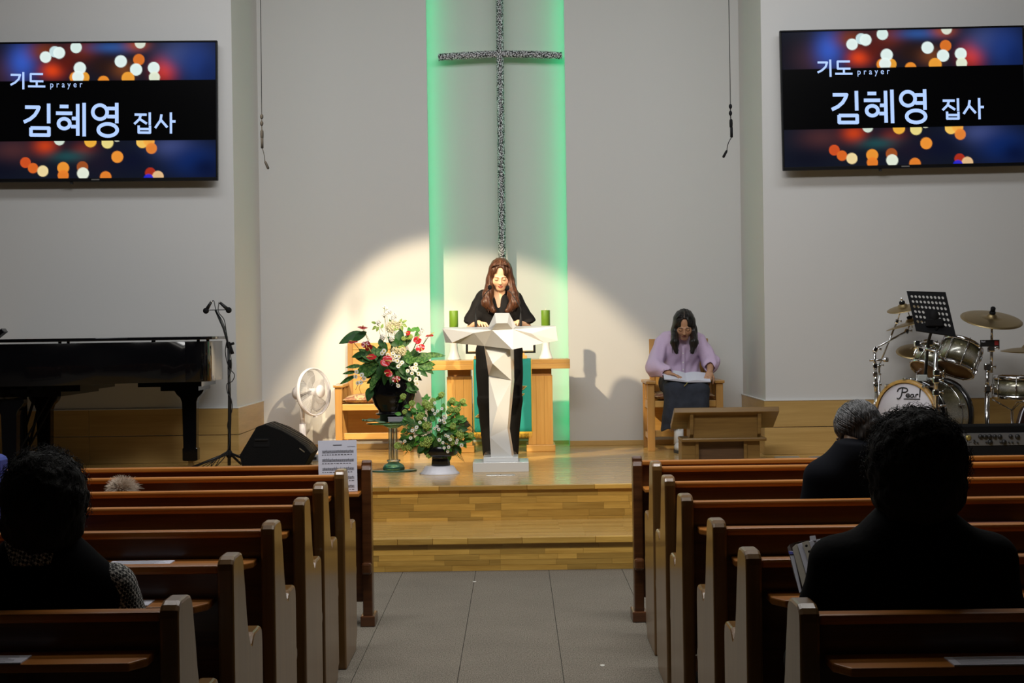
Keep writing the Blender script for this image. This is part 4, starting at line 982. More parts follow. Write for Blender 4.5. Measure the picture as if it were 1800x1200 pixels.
G().box(-.02, .33, -.70, .70, zr0-.10, zr0-.0005).obj('key_bed', MBLACK, t, bev=.004)
g = G()
for a, b, z in ((.33,.62,.025),(.33,.50,.06)): g.box(a, b, -.55, .62, zr0-z, zr0)
g.box(W(250,680,12.95).x-px0, PL_-.06, -.0, .60, zr0-.040, zr0); g.box(W(288,680,13.0).x-px0, PL_-.1, .08, .58, zr0-.075, zr0)
g.box(.1, W(156,680,12.6).x-px0, -.45, .62, zr0-.050, zr0); g.box(.1, W(126,680,12.6).x-px0, -.50, .62, zr0-.085, zr0)
g.obj('under_frame', MBLACK, t)
G().box(.02, .34, -.69, .69, zr1-.09, zr1-.001).obj('fall_board', MBLACK, t)
G().box(.0, .03, -.60, .60, zr0+.0, zr0+.06).obj('key_slip', MBLACK, t)
def piano_leg(x, y, ztop):
    o = G()
    P = [(-.115,ztop),(-.115,ztop-.03),(-.10,ztop-.055),(-.07,ztop-.085),(-.058,ztop-.12),(-.052,.16),(-.052,.155),(-.060,.15),(-.060,.055),(-.04,.05),(.04,.05),(.060,.055),(.060,.15),(.052,.155),(.052,.16),(.058,ztop-.12),(.07,ztop-.085),(.10,ztop-.055),(.115,ztop-.03),(.115,ztop)]
    P = [(x+a, b) for a, b in P]
    o.prism([(a, b) for a, b in P][::-1], 'y', y-.05, y+.05)
    # prism on axis y takes (z,x) pairs
    o2 = G().prism([(b, a) for a, b in P], 'y', y-.05, y+.05)
    l = o2.obj('leg', MBLACK, t, bev=.004)
    G().cyl((x, y-.018, .022), (x, y+.018, .022), .022, 16).obj('caster', MBRASS, l)
    G().box(x-.02, x+.02, y-.02, y+.02, .03, .052).obj('caster_fork', MBRASS, l)
piano_leg(W(336, 800, 13.15).x - px0, 13.15-pc.y, zr0-.055)
piano_leg(W(80, 780, 13.2).x - px0, 13.2-pc.y, zr0-.10)
piano_leg(W(80, 780, 13.2).x - px0, 12.3-pc.y, zr0-.10)
lx = W(29, 750, 12.8).x - px0
ly = G().box(lx-.04, lx+.04, -.16, -.10, .09, zr0-.10); ly.box(lx-.04, lx+.04, .10, .16, .09, zr0-.10)
ly.box(lx-.06, lx+.06, -.2, .2, .05, .09).obj('pedal_lyre', MBLACK, t, bev=.003)
g = G().cyl((lx+.02,-.12,.12), (lx+.32,-.1,zr0-.05), .008, 8); g.cyl((lx+.02,.12,.12), (lx+.32,.1,zr0-.05), .008, 8); g.obj('lyre_brace', MBLKM, t)
for y in (-.1, 0, .1): G().box(lx-.16, lx-.05, y-.012, y+.012, .055, .07).obj('pedal', MBRASS, t, bev=.003)
for a, b in ((W(0,590,12.6), W(9,583,12.6)), ): 
    a, b = a-pc, b-pc; d = (b-a).normalized(); nrm = Vector((-d.z, 0, d.x))
    G().prism([((a+d*-.22).z, (a+d*-.22).x), ((b).z, b.x), ((b+nrm*.035).z, (b+nrm*.035).x), ((a+d*-.22+nrm*.03).z, (a+d*-.22+nrm*.03).x)], 'y', -.22, -.12).obj('music_desk', MBLACK, t, bev=.004)
# folding stand in the shadow left of the piano leg
kx = thing('keyboard_stand', 'thin black folding X stand in the shadow under the piano', 'stand', (W(48, 800, 13.0).x, 13.0, ST))
q = lambda x, y, Y=13.0: W(x, y, Y) - kx.location
G().bar(q(60, 701), Vector((q(22, 812).x, 0, .01)), .014, .02).obj('tube_leg', MBLKM, kx)
G().bar(q(36, 737, 12.97), q(54, 780, 12.97), .014, .02).obj('tube_leg', MBLKM, kx)
G().bar(q(66, 722, 13.03), Vector((q(40, 812).x, .03, .01)), .012, .02).obj('tube_leg', MBLKM, kx)
G().bar(q(36, 737), Vector((q(36, 812).x, 0, .01)), .01, .015).obj('tube_leg', MBLKM, kx)
G().bar(q(14, 722, 12.97), q(42, 721, 12.97), .02, .025).obj('top_arm', MBLKM, kx)
G().ball(q(54,778,12.965), .012, 10, 6).obj('knob', MBLKM, kx)

# ------------------------------------------------------------------ stereo microphone stand
mb = Vector((W(403, 820, 13.0).x, 13.0, ST)); t = thing('microphone_stand', 'black tripod microphone stand with a boom between piano and floor speaker', 'microphone stand', mb)
q = lambda x, y, dy=0: W(x, y, 13.0+dy) - mb
pole_top = q(401.5, 606)
G().tube([(0,0,.02), q(403.5,700), pole_top], [.0135,.0125,.009], 12).obj('pole', MBLK, t)
G().cyl(q(403.3,648), q(403,632), .014, 12).obj('clutch', MBLKM, t)
G().ball((0,0,.11), (.028,.028,.035), 12, 8).obj('hub', MBLKM, t)
for a in (200, -20, 80):
    G().tube([(.0,.0,.12), (.30*math.cos(R(a)), .24*math.sin(R(a)), .012)], .010, 8).obj('leg', MBLK, t)
G().boxc(pole_top, (.03,.03,.05)).obj('swivel', MBLKM, t, bev=.006); G().cyl(pole_top+Vector((.0,0,.0)), pole_top+Vector((.045,-.01,.012)), .011, 10).obj('knob', MBLKM, t)
G().tube([q(407,617), pole_top, q(393,577), q(379,545)], .0085, 10).obj('boom', MBLK, t)
G().cyl(q(409,622), q(404,607), .013, 10).obj('counterweight', MBLKM, t)
bar0, bar1 = q(362,545), q(402,544)
G().bar(bar0, bar1, .012, .006).obj('stereo_bar', MBLKM, t)
for s, a, b, nm in ((-1, q(362,546), q(371,531), 'left'), (1, q(402,545), q(387,532), 'right')):
    mi = thing('microphone', 'black %s microphone of the pair on the bar of the boom stand by the piano' % nm, 'microphone', mb + a)
    d = b - a
    G().ball((0,0,0), .024, 14, 10).obj('grille', MBLKM, mi)
    G().tube([d*.1, d*.7, d], [.015,.012,.010], 12).obj('body', MBLK, mi)
    G().cyl(d, d*1.12, .009, 10).obj('plug', MSTEEL, mi)
cb = thing('cable', 'thin black cable wound around the microphone stand by the piano', 'cable', mb)
g = G(); g.tube(spline([q(372,530), q(376,529), q(380,545,-.015), q(391,565,-.015), q(399,590,-.015), q(396,618,-.015), q(402,645,-.016), q(412,658,-.01), q(408,670,-.016), q(399,675,-.01), q(400,690,-.016), q(406,700,-.018), q(408,720,-.018), q(400,745,-.016), q(403,762,-.018), (.01,-.03,.2), (-.02,-.05,.1), (-.08,-.06,.03), (-.10,-.05,.006)], 6), .0035, 6)
g.tube(spline([q(387,531), q(385,532), q(384,548,-.01), q(394,562,-.012), q(398,585,-.016), q(407,640,-.017), q(401,672,-.017), q(406,705,-.017), q(405,760,-.018), (.0,-.03,.15), (-.05,-.04,.11), (-.12,-.05,.05), (-.14,-.04,.006)], 6), .0035, 6)
for k in range(4): g.tube(spline([(.0,-.03,.14-.01*k), (-.05-.02*k,-.05,.10-.012*k), (-.09-.03*k,-.06,.03), (-.11-.03*k,-.02,.006), (-.02,.05,.005)], 6), .0035, 6)
g.tube(spline([(.02,-.03,.10), (.12,-.05,.105), (.2,-.06,.07), (.2,-.08,.004)], 6), .002, 5)
g.obj('cord', MBLK, cb)

# ------------------------------------------------------------------ floor speaker
wb = Vector((W(485, 823, 12.85).x, 12.85, ST)); t = thing('floor_speaker', 'black wedge-shaped floor monitor speaker beside the white fan', 'speaker', wb)
q = lambda x, y: (W(x, y, 12.85) - wb)
prof = [(421,800),(426,824),(533,823.5),(547,797),(536,784),(517,769),(494,756),(466,746),(451,750)]
P = [q(*p) for p in prof]; P = [(max(.002, p.z), p.x) for p in P]
G().prism(P, 'y', 0, .50).obj('cabinet', mat('black_textured_paint', (.006,.006,.0065), .8, spec=.15, bump=.4, bscale=220), t, bev=.006)
gp = [q(*p) for p in ((466,746.5),(494,756.5),(517,769.5),(536,784.5),(546,797))]
g = G()
for i in range(4):
    a, b = gp[i], gp[i+1]
    for k in range(7): 
        c = a+(b-a)*((k+.5)/7); n_ = Vector((-(b-a).z, 0, (b-a).x)).normalized(); n_ = n_ if n_.z > 0 else -n_
        g.tube([c+n_*.002+Vector((0,.012,0)), c+n_*.002+Vector((0,.488,0))], .0026, 4)
g.obj('grille', mat('grille_grey', (.05,.05,.05), .5), t, kind='stuff')
hx = q(460, 777); G().box(hx.x-.060, hx.x+.060, -.004, -.0005, hx.z-.035, hx.z+.035).obj('handle_recess', MBLKM, t); G().bar((hx.x-.05,-.010,hx.z+.02), (hx.x+.05,-.010,hx.z+.02), .012, .010).obj('handle', MBLK, t)
a = q(531, 791); G().boxc((a.x, -.002, a.z), (.05,.004,.008), Matrix.Rotation(R(38), 3, 'Y')).obj('badge', MSTEEL, t)
bb = thing('power_strip', 'grey power box on the stage floor right of the floor speaker', 'power strip', (W(547, 803, 13.6).x, 13.6, ST))
G().box(-.07, .09, -.04, .04, 0, .05).obj('case', mat('grey_plastic_case', (.34,.34,.35), .5), bb, bev=.004); G().box(.02, .05, -.042, -.04, .012, .035).obj('socket', MBLK, bb)

# ------------------------------------------------------------------ low wooden desk
db = Vector((W(1267, 812, 12.95).x, 13.05, ST)); t = thing('reading_desk', 'low brown wooden desk with slanted top seen from behind, in front of the seated woman', 'desk', db)
Yd = 12.95; q = lambda x, y, Y=Yd: W(x, y, Y) - db
zt_ = q(1267, 716).z; x0, x1 = q(1185, 716).x, q(1369.5, 715).x
Mt = Matrix.Translation((0, -.10, zt_-.018)) @ Matrix.Rotation(R(-24), 4, 'X')
G().box(x0, x1, -.0, .36, -.022, .022, Mt).obj('slanted_top', MDESK, t, bev=.004)
bx0, bx1 = q(1213.5, 740).x, q(1339, 740).x
for a, b in ((bx0, bx0+.028), (bx1-.028, bx1)):
    zb2 = q(1267, 770).z
    pr = [(-.09, zt_-.045), (.18, zt_-.145), (.19, zb2), (-.06, zb2)] ; 
    pr = [(-.085,zt_-.045),(-.075,zt_-.12),(-.055,zb2+.03),(-.02,zb2+.0005),(.19,zb2+.0005),(.19,zt_-.155)]
    G().prism(pr, 'x', a, b).obj('bracket', MDESK, t, bev=.003)
zs0, zs1 = q(1267, 776).z, q(1267, 769.5).z
G().box(bx0+.0285, bx1-.0285, -.045, -.022, zs1+.001, zt_-.06).obj('back_panel', MDESK, t)
G().box(q(1198,772).x, q(1347.5,772).x, -.11, .20, zs0, zs1).obj('shelf', MDESK, t, bev=.008)
for a, b in ((1199, 1228), (1311, 1337)):
    xa, xb = q(a, 790).x, q(b, 790).x; G().box(xa, xb, -.06, .19, 0, zs0-.0005).obj('side_panel', MDESK, t, bev=.004)
for a in (1226, 1311): xa = q(a, 790).x; G().box(xa-.012, xa+.014, -.075, -.061, 0, zs0-.0005).obj('corner_strip', MDESK, t, bev=.002)
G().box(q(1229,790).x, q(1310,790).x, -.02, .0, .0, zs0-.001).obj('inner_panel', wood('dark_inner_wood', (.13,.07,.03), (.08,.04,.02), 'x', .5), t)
# ------------------------------------------------------------------ drum kit
def sparkle():
    m, nt, p = newmat('silver_sparkle_burst'); N = nt.nodes; L = nt.links
    tc = N.new('ShaderNodeTexCoord'); v = N.new('ShaderNodeTexVoronoi'); v.inputs['Scale'].default_value = 260; L.new(tc.outputs['Object'], v.inputs[0])
    sp = N.new('ShaderNodeSeparateXYZ'); L.new(tc.outputs['Generated'], sp.inputs[0])
    cr = N.new('ShaderNodeValToRGB'); e = cr.color_ramp.elements
    e[0].position = 0; e[0].color = (.02,.02,.018,1); e[1].position = 1; e[1].color = (.02,.02,.018,1)
    for k, c in ((.25,(.24,.22,.12,1)),(.5,(.68,.67,.60,1)),(.75,(.24,.22,.12,1))): x = e.new(k); x.color = c
    L.new(sp.outputs['Z'], cr.inputs[0])
    mx = N.new('ShaderNodeMix'); mx.data_type = 'RGBA'; mx.blend_type = 'MULTIPLY'; mx.inputs[0].default_value = .7
    c2 = N.new('ShaderNodeValToRGB'); c2.color_ramp.elements[0].color = (.4,.4,.4,1); c2.color_ramp.elements[1].color = (1.5,1.5,1.5,1); L.new(v.outputs['Color'], c2.inputs[0])
    L.new(cr.outputs[0], mx.inputs[6]); L.new(c2.outputs[0], mx.inputs[7]); L.new(mx.outputs[2], p.inputs['Base Color'])
    p.inputs['Roughness'].default_value = .22; p.inputs['Metallic'].default_value = .45; return m
MSPK = sparkle(); MHEAD = mat('white_drumhead', (.62,.60,.66), .5); MAMB = mat('amber_drumhead', (.30,.17,.09), .3); MHOOP = wood('maple_hoop', (.50,.30,.08), (.38,.20,.05), 'x', .3)
MSHELL2 = mat('black_shell', (.015,.015,.016), .2, coat=.3)
def drum(name, label, loc, M, r, h, top, bottom, hoop, lugs=8):
    """axis = local z, z from 0 (bottom head) to h (top head)"""
    t = thing(name, label, 'drum', loc); t.rotation_euler = M.to_euler()
    G().lathe([(r-.006,.012),(r,.012),(r,h-.012),(r-.006,h-.012)], 48, cap=False).obj('shell', MSPK, t)
    for z, m_, nm in ((h-.006, top, 'top_head'), (.006, bottom, 'bottom_head')): G().lathe([(0,z-.002),(r-.003,z-.002),(r,z),(r-.003,z+.002),(0,z+.002)], 48).obj(nm, m_, t)
    for z in (0, h):
        a = 1 if z else -1
        G().lathe([(r+.003,z-a*.024),(r+.012,z-a*.022),(r+.010,z+a*.004),(r+.004,z+a*.008),(r-.002,z+a*.006),(r+.003,z-a*.024)], 48, cap=False).obj('hoop', hoop, t)
    for k in range(lugs):
        a = 2*PI*k/lugs+.2; c = Vector((math.cos(a), math.sin(a), 0)); Rz = Matrix.Rotation(a, 3, 'Z')
        for z in ((h*.24, h*.76) if h > .2 else (h*.5,)):
            G().boxc(c*(r+.010)+Vector((0,0,z)), (.022,.018,.045), Rz).obj('lug', MCHROME, t, bev=.006)
        G().cyl(c*(r+.012)+Vector((0,0,-.01)), c*(r+.012)+Vector((0,0,h+.012)), .0035, 6).obj('tension_rod', MCHROME, t)
    return t
def axis_m(d):                                                    # local z along d
    return Vector(d).normalized().to_track_quat('Z', 'Y').to_matrix().to_4x4()
Yk = 12.9
# bass drum
Yf_ = 12.60
bc = W(1591, 733, Yf_); yawb = R(48); ax = Vector((math.sin(yawb), math.cos(yawb), 0))   # from front head towards the back
r_b = .282; bc.z = ST + r_b + .068
t = thing('bass_drum', 'bass drum with white front head lettered in black, amber hoop and olive sparkle shell', 'drum', bc)
X = Vector((math.cos(yawb), -math.sin(yawb), 0))                  # across the front head, to the right as seen
BM = Matrix((X, Vector((0,0,1)), -ax)).transposed().to_4x4()      # local x right, y up, z out of the front head
def bm_(g): g.v = [tuple(BM @ Vector(p)) for p in g.v]; return g
dp = .46
o = bm_(G().lathe([(r_b-.012,-.05),(r_b-.012,-dp+.02)], 64, cap=False)).obj('shell', MSPK, t)
bm_(G().lathe([(r_b-.010,-.049),(r_b-.009,-.16),(r_b-.012,-.16)], 64, cap=False)).obj('shell_band', MSHELL2, t)
bm_(G().lathe([(0,-.012),(r_b-.022,-.012),(r_b-.020,-.016),(0,-.016)], 64)).obj('front_head', MHEAD, t)
for z, m_ in ((0, MHOOP), (-dp, MSHELL2)): bm_(G().lathe([(r_b-.020,z+.003),(r_b+.004,z+.003),(r_b+.005,z-.038),(r_b-.012,z-.038),(r_b-.020,z+.003)], 64, cap=False)).obj('hoop', m_, t)
for z in (-.06, -.13, -dp+.10): bm_(G().ring((0,0,z), r_b-.008, .0045, 64, 6)).obj('metal_ring', MCHROME, t)
bm_(G().lathe([(0,-dp+.03),(r_b-.02,-dp+.03)], 48)).obj('rear_head', MBLKM, t)
for k in range(10):
    a = 2*PI*k/10+.31; c = Vector((math.cos(a), math.sin(a), 0)); Rz = Matrix.Rotation(a, 3, 'Z')
    bm_(G().boxc(c*(r_b+.002)+Vector((0,0,-.10)), (.022,.02,.07), Rz)).obj('lug', MCHROME, t, bev=.006)
    bm_(G().boxc(c*(r_b+.008)+Vector((0,0,-.012)), (.02,.026,.05), Rz)).obj('claw', MCHROME, t, bev=.004)
    bm_(G().boxc(c*(r_b+.002)+Vector((0,0,-dp+.11)), (.022,.02,.07), Rz)).obj('lug', MCHROME, t, bev=.006)
    bm_(G().cyl(c*(r_b+.012)+Vector((0,0,.0)), c*(r_b+.012)+Vector((0,0,-.09)), .004, 6)).obj('tension_rod', MCHROME, t)
for s in (-1, 1): bm_(G().tube([(s*.22,-.14,-.18), (s*.36,-r_b-.01,-.12)], .009, 8)).obj('spur', MCHROME, t)
# lettering on the front head: drawn with strokes
lx0, lx1, ly0, ly1 = -.075, .135, .135, .225
gl = G()
def stroke(pts, r_=.0052): gl.tube(spline([(lx0+(lx1-lx0)*x, ly0+(ly1-ly0)*y, -.0105) for x, y in pts], 6), r_, 6)
stroke([(.23,.92),(.20,.55),(.15,.22),(.06,.02),(-.02,.06)]); stroke([(.0,.62),(.06,.86),(.22,.98),(.40,.92),(.44,.74),(.34,.60),(.22,.58)])
stroke([(.38,.28),(.50,.32),(.50,.44),(.42,.44),(.37,.30),(.44,.17),(.54,.24)], .0045); stroke([(.68,.42),(.59,.40),(.57,.24),(.64,.18),(.70,.30)], .0045); stroke([(.70,.44),(.70,.28),(.74,.18)], .0045)
stroke([(.79,.44),(.79,.18)], .0045); stroke([(.79,.34),(.84,.44),(.90,.42)], .0045); stroke([(.99,.98),(.97,.6),(.95,.18)], .0055)
stroke([(.28,.02),(.60,.03),(.97,.03)], .0045)
bm_(gl).obj('lettering', MINK, t)
# toms
d1 = Vector((.42, .27, .88))
c1 = W(1677, 650, Yk-.05)
tom = drum('tom_drum', 'tilted silver sparkle tom drum with amber lower head, right of the music stand', c1, axis_m(d1), .150, .225, MHEAD, MAMB, MCHROME)
g = G()
bdg = Matrix.Rotation(R(-100), 4, 'Z')
g.boxc((.151*math.cos(R(-112)), .151*math.sin(R(-112)), .135), (.004,.06,.03), Matrix.Rotation(R(-112), 3, 'Z')); g.obj('gold_badge', mat('gold_badge', (.65,.48,.10), .3, .8), tom, bev=.001)
c2 = W(1629, 652, Yk+.12); d2 = Vector((.52, .30, .80))
drum('tom_drum', 'second tom drum, mostly hidden behind the perforated music stand', c2, axis_m(d2), .135, .20, MHEAD, MAMB, MCHROME)
sn = W(1790, 699, Yk)
drum('snare_drum', 'silver sparkle snare drum at the edge of the drum kit, beside the chrome stand', sn, axis_m((.03,-.02,1)), .185, .165, MHEAD, MHEAD, MCHROME)
# stands and cymbals
def stand(label, base, segs, feet=True, name='cymbal_stand'):
    t = thing(name, label, 'stand', base)
    for i, (a, b, r_) in enumerate(segs):
        G().cyl(a-base, b-base, r_, 12).obj('tube', MCHROME, t)
    if feet:
        for a in (100, 220, 340): G().tube([Vector((0,0,.22)), Vector((.26*math.cos(R(a)), .26*math.sin(R(a)), .012))], .008, 8).obj('leg', MCHROME, t)
    return t
def clampblock(t, p, s=.04, ang=0):
    G().boxc(p, (s*.9,s*.8,s), Matrix.Rotation(R(ang), 3, 'Y')).obj('clamp', MCHROME, t, bev=.008)
    G().cyl(p, p+Vector((s*.9,-s*.5,s*.1)), s*.12, 8).obj('wing_bolt', MCHROME, t); G().ball(p+Vector((s*.95,-s*.5,s*.1)), (s*.12,s*.1,s*.32), 8, 6).obj('wing_nut', MCHROME, t)
def cymbal(label, c, nrm, r, bow=.03):
    t = thing('cymbal', label, 'cymbal', c); t.rotation_euler = axis_m(nrm).to_euler()
    pr = [(0.0,.028),(.018,.027),(.034,.018),(.045,.0)] + [(r*k, -bow*((r*k-.045)/(r-.045))**1.6) for k in (.4,.55,.7,.85,1.0)]
    G().lathe(pr + [(a, b-.002) for a, b in reversed(pr)], 56, cap=False).obj('plate', MBRASS, t)
    G().lathe([(.022,.026),(.024,.032),(.022,.045),(.010,.047)], 16).obj('felt', MBLKM, t)
    G().cyl((0,0,-.05), (0,0,.075), .005, 8).obj('rod', MCHROME, t); G().ball((0,0,.06), (.012,.006,.016), 8, 6).obj('wing_nut', MCHROME, t)
    return t
Yr = 12.75
rb = W(1735, 760, Yr); rb.z = ST
t = stand('chrome cymbal stand under the large ride cymbal', rb, [(rb, W(1735,690,Yr), .019), (W(1735,690,Yr), W(1736,648,Yr), .016), (W(1743,655,Yr+.03), W(1743,590,Yr+.03), .012), (W(1743,600,Yr+.03), W(1743.5,566,Yr+.02), .010)])
for x, y in ((1736,645),(1736,683),(1742,612)): clampblock(t, W(x, y, Yr)-rb, .055)
ride = cymbal('large bronze ride cymbal on the chrome stand right of the music stand', W(1743.5, 557, Yr), (.06,-.32,.95), .235, .022)
G().lathe([(.018,.047),(.019,.075),(.012,.082),(0,.083)], 14).obj('sleeve', MBLKM, ride)
pl = thing('maker_plate', 'small black rectangular plate with a red emblem on the ride cymbal stand', 'plate', W(1740, 603, Yr-.035))
w_, h_ = .074, .026
G().box(-w_, w_, 0, .004, -h_, h_).obj('plate', MBLK, pl)
G().box(.036, .066, -.001, 0, -.016, .018).obj('red_emblem', mat('red_print', (.35,.03,.03), .5), pl)
me = fit_text('Pearl', -.066, -.036, .006, .020, .01); me.materials.append(MPAPER); o = bpy.data.objects.new('lettering', me); C.objects.link(o); o.parent = pl; o.location = (0,-.001,0)
Yl_ = 13.1
lb = W(1540, 770, Yl_); lb.z = ST
t = stand('chrome boom stand left of the bass drum holding a small cymbal', lb, [(lb, W(1540,690,Yl_), .0165), (W(1540,690,Yl_), W(1538.5,650,Yl_), .013), (W(1538.5,650,Yl_), W(1537,618,Yl_), .0125), (W(1538,612,Yl_), W(1594,582,Yl_+.1), .008), (W(1596,581,Yl_+.1), W(1601,562,Yl_+.12), .006)])
for x, y in ((1539,676),(1538,658),(1538,643)): clampblock(t, W(x, y, Yl_)-lb, .042)
clampblock(t, W(1538, 614, Yl_)-lb, .045, 30); clampblock(t, W(1594, 582, Yl_+.1)-lb, .038, 30)
G().cyl(W(1528,633,Yl_)-lb, W(1561,632,Yl_)-lb, .009, 10).obj('side_arm', MCHROME, t); G().cyl(W(1552,632,Yl_)-lb, W(1561,632,Yl_)-lb, .019, 14).obj('side_arm_end', MCHROME, t)
b2 = W(1546, 770, Yl_+.12); b2.z = ST
t = stand('thin chrome boom stand crossing the other boom, holding the upper cymbal', b2, [(b2, W(1545,640,Yl_+.12), .011), (W(1545,643,Yl_+.10), W(1578,562,Yl_+.10), .0075), (W(1578,563,Yl_+.10), W(1588,528,Yl_+.12), .005)], False)
for a in (40, 160, 280): G().tube([Vector((0,0,.2)), Vector((.2*math.cos(R(a)), .2*math.sin(R(a)), .012))], .008, 8).obj('leg', MCHROME, t)
clampblock(t, W(1576, 565, Yl_+.09)-b2, .035, 20); clampblock(t, W(1545, 642, Yl_+.1)-b2, .035)
cymbal('upper bronze cymbal tilted behind the music stand edge', W(1587, 539, Yl_+.12), (-.22,-.20,.95), .130, .016)
cymbal('lower bronze cymbal seen nearly edge-on behind the music stand', W(1601, 565, Yl_+.12), (-.24,.03,.97), .205, .022)
ch_ = cymbal('bronze hi-hat cymbal low behind the music stand, above the hidden tom', W(1612, 613, 13.15), (-.08,-.35,.93), .165, .02)
hb = Vector((ch_.location.x+.0, 13.15, ST)); stand('chrome hi-hat stand behind the hidden tom drum', hb, [(hb, Vector((hb.x, 13.15, ch_.location.z-.05)), .011)])
cr_ = cymbal('bronze crash cymbal cut by the frame edge behind the snare', W(1806, 611, 13.0), (.02,-.06,1), .205, .03)
cb_ = Vector((cr_.location.x, 13.0, ST)); stand('chrome stand under the crash cymbal at the edge of the kit', cb_, [(cb_, Vector((cb_.x, 13.0, cr_.location.z-.05)), .011)])
ss = Vector((sn.x-.05, sn.y, ST)); t = stand('chrome snare stand with basket arms', ss, [(ss, Vector((ss.x, ss.y, sn.z-.10)), .011)], True, 'snare_stand')
for a in (30, 150, 270): G().tube([Vector((0,0,sn.z-ST-.10)), Vector((.12*math.cos(R(a)), .12*math.sin(R(a)), sn.z-ST-.03)), Vector((.05+.20*math.cos(R(a)), .20*math.sin(R(a)), sn.z-ST-.018))], .007, 8).obj('basket_arm', MCHROME, t)
clampblock(t, Vector((0,0,.17)), .05)
# tom rack posts
Yp_ = 12.30
rk = W(1645, 700, Yp_); rk.z = ST
t = stand('chrome rack of two posts carrying the tom drums', rk, [(W(1627,668,Yk-.20), W(1629,612,Yk-.20), .013), (W(1645,720,Yp_), W(1645,616,Yp_), .015), (W(1645,720,Yp_), Vector((W(1645,720,Yp_).x, Yp_, ST)), .017), (W(1608,606,Yk-.20), W(1645,618,Yp_), .010), (W(1645,622,Yp_), W(1662,634,Yk-.25), .010), (W(1627,664,Yk-.20), W(1645,668,Yp_), .012)], True, 'tom_rack')
for x, y in ((1612,604),(1618,612),(1630,612),(1640,616),(1645,668),(1645,690),(1646,655),(1635,602)): clampblock(t, W(x, y, Yp_ if x > 1641 else Yk-.22)-rk, .05)
# perforated music stand
Ym = 12.45
mb_ = W(1622, 760, Ym); mb_.z = ST
t = thing('music_stand', 'black perforated music stand in front of the drum kit', 'music stand', mb_)
C4 = [W(*p, Ym+d)-mb_ for p, d in (((1593.5,511.5),.06),((1662,513.5),.06),((1680.5,591.5),-.06),((1610,581),-.06))]
nxh, nyh = 8+1, 6
g = G()
def uv(u, v): return (C4[0]*(1-u)+C4[1]*u)*(1-v) + (C4[3]*(1-u)+C4[2]*u)*v
nn = ((C4[1]-C4[0]).cross(C4[3]-C4[0])).normalized()
holes = []
cols = 9; rows = 7; NS = 12
um, vm = .055, .07
def cellface(u0, u1, v0, v1, hole):
    """a rectangular cell of the desk, with a round hole when asked"""
    cu, cv = (u0+u1)/2, (v0+v1)/2
    outer, inner = [], []
    Lu = (C4[1]-C4[0]).length; Lv = (C4[3]-C4[0]).length
    for k in range(NS):
        a = 2*PI*(k+.5)/NS; ca, sa = math.cos(a), math.sin(a); m_ = max(abs(ca), abs(sa))
        outer.append((cu+(u1-u0)/2*ca/m_, cv+(v1-v0)/2*sa/m_)); inner.append((cu+.0098*ca/Lu, cv+.0115*sa/Lv))
    if not hole:
        outer = [(u0,v0),(u1,v0),(u1,v1),(u0,v1)]; f = [uv(*p) for p in outer]; b = [p-nn*.003 for p in f]
        g.add(f, [(0,1,2,3)]); g.add(b, [(3,2,1,0)]); return
    corners = {0: (u1,v1)}
    P = [uv(*p) for p in outer] + [uv(*p) for p in inner]; B = [p-nn*.003 for p in P]
    g.add(P, [(k, (k+1)%NS, NS+(k+1)%NS, NS+k) for k in range(NS)]); g.add(B, [(NS+k, NS+(k+1)%NS, (k+1)%NS, k) for k in range(NS)])
    g.add(P[NS:]+B[NS:], [(k, (k+1)%NS, NS+(k+1)%NS, NS+k) for k in range(NS)])
    for qu, qv in ((u0,v0),(u1,v0),(u1,v1),(u0,v1)):
        kk = min(range(NS), key=lambda k: (outer[k][0]-qu)**2/(u1-u0)**2+(outer[k][1]-qv)**2/(v1-v0)**2)
        near = sorted(range(NS), key=lambda k: (outer[k][0]-qu)**2/(u1-u0)**2+(outer[k][1]-qv)**2/(v1-v0)**2)[:2]
        g.add([uv(qu,qv)]+[P[k] for k in near], [(0,1,2)])
us = [um+(1-2*um)*i/cols for i in range(cols+1)]; vs_ = [vm+(1-2*vm+.02)*j/rows for j in range(rows+1)]
for j in range(rows):
    for i in range(cols):
        hole = j < 3 or (j < 6 and (i < 3 or i > 5)) 
        cellface(us[i], us[i+1], vs_[j], vs_[j+1], hole)
for u0, u1, v0, v1 in ((0,um,0,1),(1-um,1,0,1),(um,1-um,0,vm),(um,1-um,vs_[-1],1)): cellface(u0, u1, v0, v1, False)
desk = g.obj('desk', MBLKM, t)
G().tube([C4[3]-nn*.0, C4[3]+Vector((0,-.035,.0))], .004, 6)
lp = [C4[3], C4[2], C4[2]+Vector((0,-.04,.004)), C4[3]+Vector((0,-.04,.004))]
G().add(lp+[p-Vector((0,0,.004)) for p in lp], [(0,1,2,3),(7,6,5,4),(0,4,5,1),(1,5,6,2),(2,6,7,3),(3,7,4,0)]).obj('ledge', MBLKM, t)
cc = uv(.5, .78); G().boxc(cc-nn*.035+Vector((0,.02,0)), (.13,.05,.06)).obj('bracket', MBLKM, t, bev=.01)
pole_b = Vector((W(1627,663,Ym).x-mb_.x, .02, 0))
G().tube([cc-nn*.03+Vector((0,.03,0)), W(1632,600,Ym+.05)-mb_, W(1626,662,Yk-.24)-mb_], .0115, 10).obj('pole', MBLK, t)
G().boxc(W(1621,664,Yk-.25)-mb_, (.07,.05,.05)).obj('rack_clamp', mat('pale_clamp', (.45,.47,.45), .5), t, bev=.006)
cm = thing('clip_microphone', 'small black microphone clipped to the lower half of the music stand', 'microphone', mb_+uv(.52,.66)+Vector((0,-.03,0)))
G().ball((0,0,.02), (.036,.026,.05), 12, 8).obj('head', MBLKM, cm); G().tube([(0,0,-.01),(.02,.0,-.06),(.005,.01,-.10)], .014, 10).obj('body', MBLKM, cm); G().boxc((-.035,.0,-.03), (.05,.03,.05)).obj('clip', MBLKM, cm, bev=.01)
